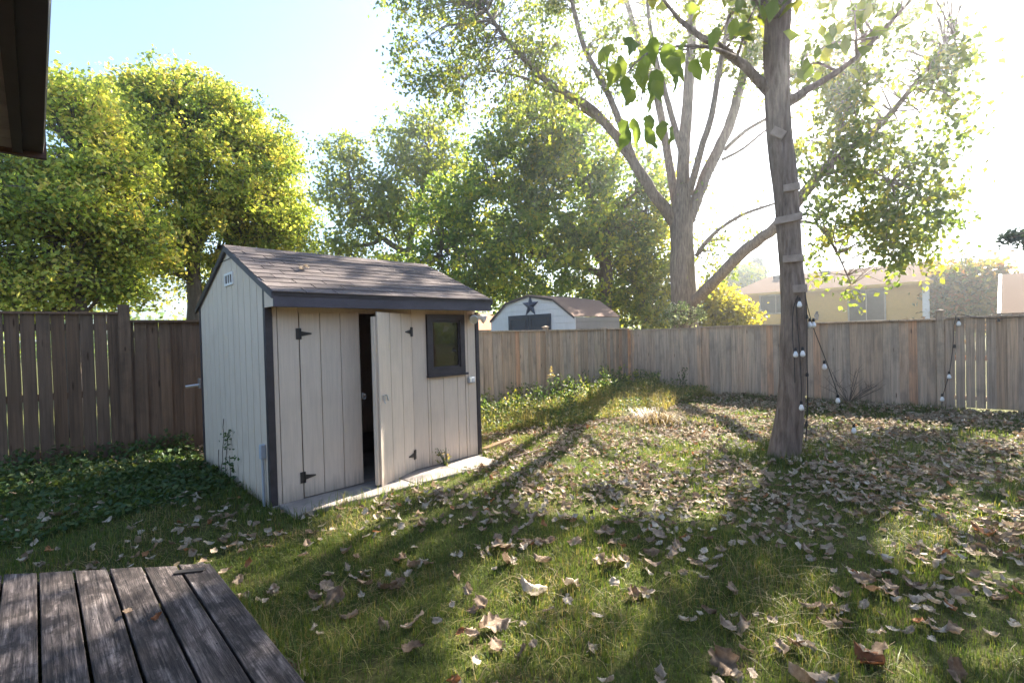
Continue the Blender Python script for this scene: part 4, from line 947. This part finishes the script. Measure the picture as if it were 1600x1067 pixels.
for x, y in ((1261, 492), (1261, 582), (1260, 660)): bulb_parts(sl1, tdist(x, y, -.09), .9, lit=False)
sl2 = thing('string_lights', 'slack string of white bulbs sagging from the lowest rung to the lawn', 'string lights', tuple(tdist(1258, 455, -.15)))
pts = [(1257, 452, -.17), (1262, 480, -.1), (1272, 515, .1), (1290, 562, .35), (1306, 607, .6), (1315, 640, .8), (1326, 655, .5), (1336, 662, .3)]
mb = MB().tube(spline([tdist(*p) for p in pts], [.0045] * len(pts), .1)[0], .0045, 6); mb.build('cable', CABLE, sl2)
for x, y, o in ((1265, 497, 0), (1271, 497, .05), (1288, 563, .34), (1309, 616, .6), (1334, 662, .32)): bulb_parts(sl2, tdist(x, y, o), .82)
sl3 = thing('string_lights', 'string of bulbs hung on the grey fence beside the capped post', 'string lights', (12.0, .75, 1.6))
f_ = lambda x, y: on_x(x, y, 12.07)
pts = [(1600, 494), (1560, 498), (1520, 496), (1494, 492), (1490, 530), (1484, 580), (1474, 615), (1471, 640)]
mb = MB().tube(spline([f_(*p) for p in pts], [.006] * len(pts), .2)[0], .006, 6); mb.build('cable', CABLE, sl3)
for x, y in ((1498, 497), (1483, 580), (1472, 615)): bulb_parts(sl3, f_(x, y), 1.05)
for x, y in ((1491, 538), (1560, 497)): bulb_parts(sl3, f_(x, y), 1.35, lit=False)

# ------------------------------------------------------------------ grass
def blocked(x, y, pad=0.0):
    b = (x > X0 - pad) & (x < X1 + pad) & (y > 4.885 - pad) & (y < YB + pad)
    b |= (x > 1.63) & (x < 4.09) & (y > 4.49) & (y < 4.95)
    b |= (x < 0.757) & (y < 3.555 + (0.757 - x) * 0.86)
    b |= ((x - 6.42) ** 2 + (y - 1.93) ** 2) < 0.19 ** 2
    b |= (y > back_y(x) - .03) | (x > 12.05)
    return b
def in_view(x, y, margin=8):
    a = np.degrees(np.arctan2(x, y)) - math.degrees(YAW); return np.abs(a) < 46.5 + margin
def blades(n, rmin, rmax, h, wd, seed, cond=None, lean=.5, tone=(0, 1), pw=0.5):
    rg = np.random.default_rng(seed)
    r = rmin + (rmax - rmin) * rg.uniform(0, 1, n) ** pw; a = math.degrees(YAW) + rg.uniform(-55, 55, n)
    x = r * np.sin(np.radians(a)); y = r * np.cos(np.radians(a))
    keep = ~blocked(x, y)
    pat = np.sin(x * 2.1 + 1.3 * np.sin(y * 1.7)) * np.cos(y * 2.6 - .8 * x) + .5 * np.sin(5.3 * x + 4.1 * y) * np.cos(6.1 * y - 3 * x)
    keep &= rg.uniform(-1.7, 1.0, n) < pat + .45
    if cond is not None: keep &= cond(x, y)
    x, y, pat = x[keep], y[keep], pat[keep]; n = len(x); z = gz(x, y)
    hh = h * rg.uniform(.45, 1.3, n) * (1 + .25 * pat); ww = wd * rg.uniform(.7, 1.3, n)
    th = rg.uniform(0, 2 * math.pi, n); d = np.stack([np.cos(th), np.sin(th), np.zeros(n)], 1); s = np.stack([-np.sin(th), np.cos(th), np.zeros(n)], 1)
    ln = np.abs(rg.normal(0, lean, n)); B = np.stack([x, y, z - .004], 1)
    up = np.array([0, 0, 1.0])
    m1 = B + up * (hh * .6)[:, None] + d * (hh * ln * .35)[:, None]; t = B + up * (hh * (1 - .25 * np.minimum(ln, 1.5)))[:, None] + d * (hh * ln)[:, None]
    w2 = ww[:, None] * .5
    V = np.stack([B - s * w2, B + s * w2, m1 + s * w2 * .8, m1 - s * w2 * .8, t], 1).reshape(-1, 3); b = np.arange(n)[:, None] * 5
    F = np.concatenate([b + [0, 1, 2], b + [0, 2, 3], b + [3, 2, 4]], 1).reshape(-1, 3)
    tn = np.clip(rg.uniform(*tone, n) * .75 + .25 * (pat * .4 + .5), 0, 1)
    return V, F, np.repeat(tn, 3)
LM_GRASS = m_leaf('lawn_grass_blade', [(0, (0.038, 0.075, 0.020)), (0.45, (0.082, 0.130, 0.030)), (0.78, (0.15, 0.185, 0.045)), (0.9, (0.27, 0.225, 0.10)), (1, (0.36, 0.28, 0.16))], 0.5, .5, .3)
def join(parts):
    V, F, Rr, n = [], [], [], 0
    for v, f, r in parts: V.append(v); F.append(f + n); Rr.append(r); n += len(v)
    return np.concatenate(V), np.concatenate(F), np.concatenate(Rr)
V, F, r_ = join([blades(100000, 1.3, 4.2, .050, .0032, 1), blades(90000, 3.8, 7.5, .054, .0055, 2, pw=.62), blades(60000, 7, 13.5, .07, .010, 3, pw=.7), blades(46000, 1.4, 9, .05, .005, 4, lambda x, y: np.sin(1.9 * x + 2.3 * np.sin(1.1 * y)) * np.cos(2.3 * y - x) > -.1, 2.2, (.93, 1), .6)])
tag(link('lawn_grass', np_mesh('lawn_grass', V, F, LM_GRASS, r_)), kind='stuff')
# longer growth at edges: along shed, deck, fence foot, stones
def edge_cond(x, y):
    e = ((np.abs(x - .80) < .10) & (y < 3.6)) | ((np.abs(y - 4.42) < .07) & (x > 1.5) & (x < 4.2)) | ((x > 1.25) & (x < X0) & (y > 4.6) & (y < 7.6))
    e |= (((x - 6.42) ** 2 + (y - 1.93) ** 2) < .42 ** 2); e |= (np.abs(x - 11.95) < .12) | ((x > 4.15) & (x < 4.5) & (y > 4.8) & (y < 7.5))
    e |= (np.abs(y - (3.63 + (.757 - x) * .86)) < .08) & (x < .8)
    return e
V, F, r_ = join([blades(160000, 1.5, 13, .13, .005, 5, edge_cond, .6, pw=.8)])
tag(link('edge_grass', np_mesh('edge_grass', V, F, LM_GRASS, r_)), kind='stuff')
# rank weeds on the bank along the back fence
def bank(x, y):
    lo = np.interp(x, [4.2, 5.5, 6.5, 7.2, 8.2, 10, 11, 12], [5.45, 5.65, 5.4, 4.95, 4.85, 4.9, 5.0, 5.3]) + .18 * np.sin(x * 2.7) + .1 * np.sin(x * 7 + y * 3)
    return (y > lo) & (x > 4.3) & (x < 12.05)
LM_RANK = m_leaf('rank_grass_blade', [(0, (0.07, 0.11, 0.025)), (0.4, (0.16, 0.18, 0.04)), (0.7, (0.30, 0.25, 0.09)), (1, (0.42, 0.31, 0.16))], 0.45, .6, .2)
V, F, r_ = join([blades(170000, 5.8, 14, .13, .008, 6, bank, 1.1, pw=.9), blades(60000, 5.8, 14, .28, .006, 7, lambda x, y: bank(x, y) & (y < 6.9), 1.1, tone=(.35, 1), pw=.9)])
tag(link('rank_grass', np_mesh('rank_grass', V, F, LM_RANK, r_)), kind='stuff')
# broadleaf cover in the dark corner left of the shed
def cover(region, n, size, hmax, seed, lm, name, cond=None):
    rg = np.random.default_rng(seed); x = rg.uniform(region[0], region[1], n); y = rg.uniform(region[2], region[3], n)
    pat = np.sin(x * 3.1 + 1.3 * np.sin(y * 2.3)) * np.cos(y * 3.6 - .8 * x) + .5 * np.sin(7.3 * x - 2 * y) * np.cos(8.1 * y + 3 * x)
    k = ~blocked(x, y, .02) & (cond(x, y) if cond else True) & (rg.uniform(-1.2, 1, n) < pat + .3); x, y, pat = x[k], y[k], pat[k]
    near = np.clip(1 - (back_y(x) - y) / (3.0 if cond else 1.6), .3, 1)
    P_ = np.stack([x, y, gz(x, y) + rg.uniform(.01, 1, len(x)) ** 1.4 * hmax * near * (1 + .4 * pat)], 1)
    V, F = leaf_quads(P_, size, up=1.2, rg=rg); tag(link(name, np_mesh(name, V, F, lm, np.repeat(rg.uniform(0, 1, len(x)), 2))), kind='stuff')
LM_BANK = m_leaf('bank_weed_leaf', [(0, (0.05, 0.10, 0.03)), (0.5, (0.10, 0.16, 0.04)), (0.8, (0.22, 0.24, 0.06)), (0.93, (0.36, 0.29, 0.12)), (1, (0.55, 0.5, 0.42))], .45)
LM_WEED = m_leaf('weed_leaf', [(0, (0.04, 0.085, 0.03)), (0.6, (0.075, 0.125, 0.04)), (1, (0.13, 0.16, 0.05))], .4)
cover((-1.5, 1.56, 5.6, 8.6), 14000, .07, .26, 11, LM_WEED, 'ground_cover')
cover((4.2, 12, 4.9, 8.3), 34000, .06, .46, 12, LM_BANK, 'weed_cover', bank)

# ------------------------------------------------------------------ single weeds
def weed(loc, h, label, group, seed, lm, leaf=.07, n=40, plume=None, spread=.12):
    rg = np.random.default_rng(seed); o = thing('weed_plant', label, 'weed', (loc[0], loc[1], float(gz(loc[0], loc[1]))), 0, group)
    st = MB(); V, F, nn = [], [], 0
    for k in range(4):
        a = rg.uniform(0, 6.28); hh = h * rg.uniform(.7, 1); tip = np.array([math.cos(a) * spread, math.sin(a) * spread, hh])
        st.tube([(0, 0, -.02), tip * [.4, .4, .5], tip], [.006, .005, .003], 5)
        t = rg.uniform(.15, 1, n // 4)[:, None]; P_ = tip * np.concatenate([t * .9, t * .9, t], 1) + rg.normal(size=(n // 4, 3)) * [.04, .04, .02]
        v, f = leaf_quads(P_, leaf, up=.8, rg=rg, aspect=.45); V.append(v); F.append(f + nn); nn += len(v)
    V = np.concatenate(V); F = np.concatenate(F)
    link('stem', st.mesh('stem', LM_WEED), o); link('leaves', np_mesh('leaves', V, F, lm, np.repeat(rg.uniform(0, 1, len(F) // 2), 2)), o)
    if plume is not None:
        m = 90; t = rg.uniform(0, 1, m); P_ = np.stack([rg.normal(0, .035, m) * (1.1 - t), rg.normal(0, .035, m) * (1.1 - t), h * .85 + t * h * .35], 1)
        v, f = leaf_quads(P_, .03, rg=rg); link('plume', np_mesh('plume', v, f, plume, np.repeat(rg.uniform(0, 1, m), 2)), o)
    return o
PLUME = m_leaf('tan_plume', [(0, (.45, .33, .16)), (1, (.62, .50, .28))], .4)
p = on_z(851, 640); weed((8.35, 7.3), .74, 'tall tan plumed weed standing against the back fence', None, 1, LM_WEED, .06, 44, PLUME, .05)
p = on_z(700, 742, .03); weed((3.52, 4.80), .27, 'spindly weed growing at the base of the shed beside the open door', None, 2, LM_RANK, .04, 60, None, .10)
for k, (wx, wy) in enumerate(((6.8, 7.7), (7.6, 7.65), (8.7, 7.55), (9.2, 7.5), (9.8, 7.4), (10.5, 7.35), (11.2, 7.3), (11.6, 7.1), (8.1, 7.0), (10.6, 6.7), (11.1, 6.4), (9.3, 6.2), (8.4, 6.3), (10.3, 5.8), (7.6, 6.1), (6.6, 6.7), (5.9, 7.3), (5.4, 7.6), (7.2, 7.55), (7.9, 7.2), (8.9, 7.3), (9.5, 7.25), (10.2, 7.2), (10.9, 7.1), (11.3, 6.9), (9.9, 6.9), (7.4, 6.9), (11.7, 6.6), (11.8, 5.9), (6.5, 7.4))):
    weed((wx, wy), random.uniform(.4, .8), 'leafy green weed growing in the bank along the back fence', 'leafy weeds along the back fence', 20 + k, LM_WEED if k % 3 else LM_LIME, .085, 52)
def dry_clump(c, n, h, seed, label):
    rg = np.random.default_rng(seed); V, F, nn = [], [], 0
    th = rg.uniform(0, 6.28, n); r = np.abs(rg.normal(0, .26, n)); B = np.stack([c[0] + r * np.cos(th), c[1] + r * np.sin(th), gz(c[0] + r * np.cos(th), c[1] + r * np.sin(th))], 1)
    d = np.stack([np.cos(th), np.sin(th), 0 * th], 1); d += rg.normal(0, .4, (n, 3)) * [1, 1, 0]; s = np.stack([-d[:, 1], d[:, 0], 0 * th], 1) * .004; hh = h * rg.uniform(.5, 1.2, n)[:, None]
    m1 = B + d * hh * .4 + [0, 0, 1] * hh * .7; t = B + d * hh * 1.1 + [0, 0, 1] * hh * rg.uniform(.2, .8, (n, 1))
    V = np.stack([B - s, B + s, m1 + s, m1 - s, t], 1).reshape(-1, 3); b = np.arange(n)[:, None] * 5
    F = np.concatenate([b + [0, 1, 2], b + [0, 2, 3], b + [3, 2, 4]], 1).reshape(-1, 3)
    o = link('dry_grass_clump', np_mesh('dry_grass_clump', V - [c[0], c[1], 0], F, DRY, np.repeat(rg.uniform(0, 1, n), 3)), None, (c[0], c[1], 0)); tag(o, label, 'grass clump')
DRY = m_leaf('dry_straw', [(0, (.13, .09, .05)), (1, (.30, .22, .13))], .35)
c = on_z(1030, 652, .1); dry_clump(c, 420, .26, 3, 'sprawling tan clump of dry grass on top of the weedy bank')
# dead vine on the gable wall
mb = MB(); 
for k in range(4):
    y_ = 6.30 + .16 * k; z_ = 0; pts = []
    while z_ < .35 + .22 * (k % 3): pts.append((X0 - .012 - random.uniform(0, .006), y_ + random.uniform(-.03, .03) - z_ * .25, z_)); z_ += .1
    mb.tube(pts, .004, 4)
vn = thing('wall_vine', 'withered vine climbing low on the cream gable wall', 'vine', (X0 - .02, 6.4, 0)); mb.build('stem', BARK2, vn)
P_ = np.stack([np.full(60, X0 - .03) - rng.uniform(0, .03, 60), 6.2 + rng.normal(0, .16, 60), rng.uniform(.02, .62, 60)], 1); v, f = leaf_quads(P_, .055)
link('leaves', np_mesh('leaves', v - np.array(vn.location), f, LM_WEED, np.repeat(rng.uniform(0, .6, 60), 2)), vn)
# dark shrublet against the right fence, like the dead twigs there
tw = MB(); b0 = np.array([11.95, 2.35, 0.0])
for k in range(14):
    a = random.uniform(-1.1, 1.1); h_ = random.uniform(.4, .8); e = b0 + [random.uniform(-.1, .05), math.sin(a) * h_ * .9, math.cos(a) * h_]
    m_ = (b0 + e) / 2 + [0, random.uniform(-.08, .08), .05]; tw.tube([b0, m_, e], [.008, .006, .003], 4)
    for q in range(3): tw.tube([m_ + (e - m_) * q / 3, m_ + (e - m_) * q / 3 + [random.uniform(-.05, .05), random.uniform(-.2, .2), random.uniform(.05, .2)]], [.004, .002], 3)
tag(tw.build('bare_shrub', BARK2), 'small bare twiggy shrub against the grey fence right of the tree', 'shrub')
# timber edging and a loose stick by the end of the stones
EDG = m_plain('old_edging_timber', (.16, .10, .06), .9, .1, .3)
p = on_z(775, 716, .03); q = on_z(800, 705, .03)
tag(MB().obox((4.62, 5.06, .035), (.36, .10, 0), (-.012, .04, 0), (0, 0, .05)).build('timber_edging', EDG, bevel=.005), 'short dark timber edging at the right end of the patio stones', 'timber')
tag(MB().tube([on_z(800, 714, .06), on_z(850, 700, .08)], [.012, .008], 6).build('dead_stick', BARK1), 'pale dead stick lying in the grass right of the shed', 'stick')

# ------------------------------------------------------------------ fallen leaves
def litter_mesh(seed, lobes=0, curl=.5, width=.7, N=5, cols=(-1, -.4, .4, 1)):
    r = random.Random(seed); nc_ = len(cols); vs = []; fs = []
    cu = curl * r.uniform(.4, 1.3); roll = r.uniform(-.8, 1.3) * curl; f1, f2, p1, p2 = r.uniform(3, 7), r.uniform(4, 9), r.uniform(0, 6), r.uniform(0, 6); am = .09 * curl
    for i in range(N + 1):
        t = i / N; hw = width * .5 * math.sin(math.pi * (t * .96 + .04) ** .8)
        if lobes: hw *= 1 + .15 * math.sin(t * math.pi * 2 * lobes + .6)
        hl, hr_ = hw * r.uniform(.62, 1.15), hw * r.uniform(.62, 1.15)
        zc = cu * .5 * (t - .5) ** 2 * 2; xo = .06 * math.sin(f1 * t + p2)
        for sx in cols:
            hw = hl if sx < 0 else hr_
            ang = sx * roll * 1.3; vs.append((xo + (math.sin(ang) / (roll * 1.3 + 1e-6) * hw if abs(roll) > .05 else sx * hw), t - .5, zc + am * .8 * math.sin(f1 * 1.6 * t + p1 + 3.5 * sx) + am * math.cos(f2 * sx * .5 + p2 + 4 * t) + (1 - math.cos(ang)) * hw * .9 / max(.3, abs(roll)) * (1 if roll > 0 else .8) + r.uniform(-.02, .02)))
    for i in range(N):
        for k in range(nc_ - 1): a = nc_ * i + k; fs.append((a, a + 1, a + nc_ + 1, a + nc_))
    n = len(vs); vs += [(-.012, -.5, .02), (.012, -.5, .02), (.02, -.85, .09), (-.004, -.85, .09)]; fs.append((n, n + 1, n + 2, n + 3))
    return vs, fs
def m_fallen(name, stops, attr):
    k = Mat(name, .7, .25)
    src = k.node('ShaderNodeAttribute', attribute_name='rnd').outputs['Fac'] if attr else k.node('ShaderNodeObjectInfo').outputs['Random']
    c = k.ramp(src, stops); v = k.coords((1, 1, 1)); nz = k.noise(v, 5 if not attr else 30, 5)
    c = k.mix(1, c, k.ramp(nz, [(.3, (.6, .55, .5)), (.65, (1.1, 1.1, 1.1))]), 'MULTIPLY'); k.color(c)
    tr_ = k.node('ShaderNodeBsdfTranslucent'); k.l.new(c, tr_.inputs[0]); mx = k.node('ShaderNodeMixShader'); mx.inputs[0].default_value = .22
    k.l.new(k.p.outputs[0], mx.inputs[1]); k.l.new(tr_.outputs[0], mx.inputs[2]); k.l.new(mx.outputs[0], k.out.inputs[0]); return k.m
BRN = [(0, (.21, .14, .09)), (.5, (.32, .23, .155)), (1, (.42, .32, .23))]
PAL = [(0, (.36, .285, .21)), (.5, (.47, .39, .30)), (1, (.58, .51, .41))]
RST = [(0, (.26, .11, .05)), (1, (.38, .18, .08))]
ALL = [(0, (.20, .135, .085)), (.25, (.32, .235, .16)), (.45, (.38, .30, .215)), (.6, (.45, .375, .285)), (.85, (.55, .475, .375)), (.93, (.58, .51, .41)), (.95, (.33, .15, .065)), (1, (.42, .20, .09))]
FB, FP, FR, FA = m_fallen('brown_fallen_leaf', BRN, 0), m_fallen('pale_fallen_leaf', PAL, 0), m_fallen('rust_fallen_leaf', RST, 0), m_fallen('mixed_litter_leaf', ALL, 1)
shapes = [litter_mesh(i, lobes=(0, 0, 2, 3)[i % 4], curl=(.5, .9, .7, 1.1)[i % 4], width=(.62, .75, .85, .7)[i % 4]) for i in range(12)]
fine = [litter_mesh(i + 40, lobes=(3, 4, 2, 5)[i % 4], curl=(.5, .9, .7, 1.0)[i % 4], width=(.7, .8, .95, .75)[i % 4], N=14, cols=(-1, -.8, -.5, -.2, 0, .2, .5, .8, 1)) for i in range(12)]
def lm_of(mat, nm): return [MB().add(*s).mesh(nm, mat, True) for s in fine]
MBn, MPa, MRu = lm_of(FB, 'fallen_leaf'), lm_of(FP, 'fallen_leaf'), lm_of(FR, 'fallen_leaf')
def leaf_density(x, y):  # more litter to the right and round the tree, less beside the deck
    d = .26 + .74 / (1 + np.exp(-(x - 3.6 + .35 * (y - 3)) * 1.6)); d = d * np.where(bank(x, y), .25, 1) * np.clip((np.hypot(x, y) - .6) / 4.2, .3, 1) * np.where((x < 1.6) & (y > 5.2), .35, 1)
    pat = np.sin(x * 2.7 + 2 * np.sin(y * 1.3)) * np.cos(y * 3.1 - 1.1 * x)
    return np.clip(d * (.7 + .55 * pat + .35 * np.sin(6.1 * x + 2.2 * y) * np.sin(5.7 * y - 3 * x)), 0.03, 1)
def put_leaf(me, x, y, size, label, group, h=None):
    o = link('fallen_leaf', me, None, (x, y, float(gz(x, y)) + (h if h is not None else random.uniform(.025, .05))), (random.gauss(0, .35), random.gauss(0, .35), random.uniform(0, 6.28)), (size, size, size * random.uniform(.8, 1.2)))
    return tag(o, label, 'leaf', group)
heroes = [((1130, 1040), .17, MBn, 'big crumpled tan leaf at the bottom edge right of centre'), ((1262, 1062), .15, MBn, 'crumpled brown leaf cut by the bottom edge, right of the big tan leaf'), ((1355, 1022), .14, MRu, 'orange brown leaf standing in bright grass near the bottom right'), ((1490, 1045), .15, MBn, 'dark crumpled leaf pair member at the bottom right corner area'),
          ((832, 917), .17, MPa, 'pale creased leaf in the middle of the sunny grass patch'), ((893, 912), .15, MPa, 'flat pale leaf at the right of the sunny grass patch'), ((605, 912), .15, MBn, 'long curled brown leaf left of the sunny grass patch'), ((520, 930), .15, MBn, 'broad dull brown leaf on shaded grass right of the deck'), ((770, 977), .17, MBn, 'light brown crumpled leaf just above the bottom of the sunny patch'), ((1535, 832), .17, MRu, 'rust orange leaf lit by the sun near the right edge')]
for (px, sz, ms, lab) in heroes:
    p = on_z(*px, .03); put_leaf(ms[random.choice((1, 3, 5, 7, 9, 11))], p[0], p[1], sz, lab.replace('leaf pair member at', 'leaf lying at'), 'fallen leaves on the lawn', .04)
KND = (('medium brown curled leaf fallen on the lawn grass', MBn, .42, (.075, .13)), ('small pale grey leaf fallen on the lawn grass', MPa, .50, (.05, .08)), ('small rust red leaf fallen on the lawn grass', MRu, .08, (.05, .09)))
rg = np.random.default_rng(99); cnt = 0; far = []
NL = 15000; r = 1.7 + (13 - 1.7) * rg.uniform(0, 1, NL * 3) ** .62; a = math.degrees(YAW) + rg.uniform(-53, 53, NL * 3)
x = r * np.sin(np.radians(a)); y = r * np.cos(np.radians(a)); keep = ~blocked(x, y, .03) & (rg.uniform(0, 1, len(x)) < leaf_density(x, y)); x, y, r, a = x[keep], y[keep], r[keep], a[keep]
od = np.argsort(r); x, y, r, a = x[od], y[od], r[od], a[od]
V, F, Rr, nn = [], [], [], 0
SV = [np.array(s[0]) for s in shapes]; SF = [np.array([f[:4] for f in s[1]]) for s in shapes]
for i in range(len(x)):
    near_ok = cnt < 270 and abs(a[i] - math.degrees(YAW)) < 46
    u = rg.uniform()
    k = 0 if u < .38 else 1 if u < .965 else 2
    if near_ok:
        lab, ms, _, (s0, s1) = KND[k]
        put_leaf(random.choice(ms), x[i], y[i], random.uniform(s0, s1), lab, ('brown leaves', 'pale leaves', 'rust leaves')[k] + ' fallen on the lawn'); cnt += 1; continue
    j = int(rg.integers(0, 12)); s = rg.uniform(.055, .10) if k == 0 else rg.uniform(.045, .08)
    e = Matrix.Rotation(rg.uniform(0, 6.28), 3, 'Z') @ Matrix.Rotation(rg.normal(0, .4), 3, 'X') @ Matrix.Rotation(rg.normal(0, .4), 3, 'Y')
    v = SV[j] @ np.array(e).T * s + [x[i], y[i], float(gz(x[i], y[i])) + rg.uniform(.02, .05)]
    V.append(v); F.append(SF[j] + nn); nn += len(v); Rr.append(np.full(len(SF[j]), np.clip({0: rg.uniform(0, .45), 1: rg.uniform(.45, .93), 2: rg.uniform(.95, 1)}[k], 0, 1)))
tag(link('leaf_litter', np_mesh('leaf_litter', np.concatenate(V), np.concatenate(F), FA, np.concatenate(Rr), True)), kind='stuff')
# leaves on the deck and the shed roof
for (px, ms, lab, sz) in (((245, 965), MRu, 'small orange leaf lying on the middle of the deck', .05), ((198, 958), MBn, 'tiny withered brown leaf in a deck gap left of the orange one', .06)):
    p = on_z(*px, DZ + .01); o = put_leaf(random.choice(ms), p[0], p[1], sz, lab, None); o.location.z = DZ + .02
p = (2.12, 5.35); o = put_leaf(MPa[2], p[0], p[1], .13, 'single pale leaf lying on the shed shingles', None); o.location.z = roof_z(p[1]) + .04
print('TRIS', sum(len(o.data.polygons) for o in SC.objects if o.type == 'MESH'))
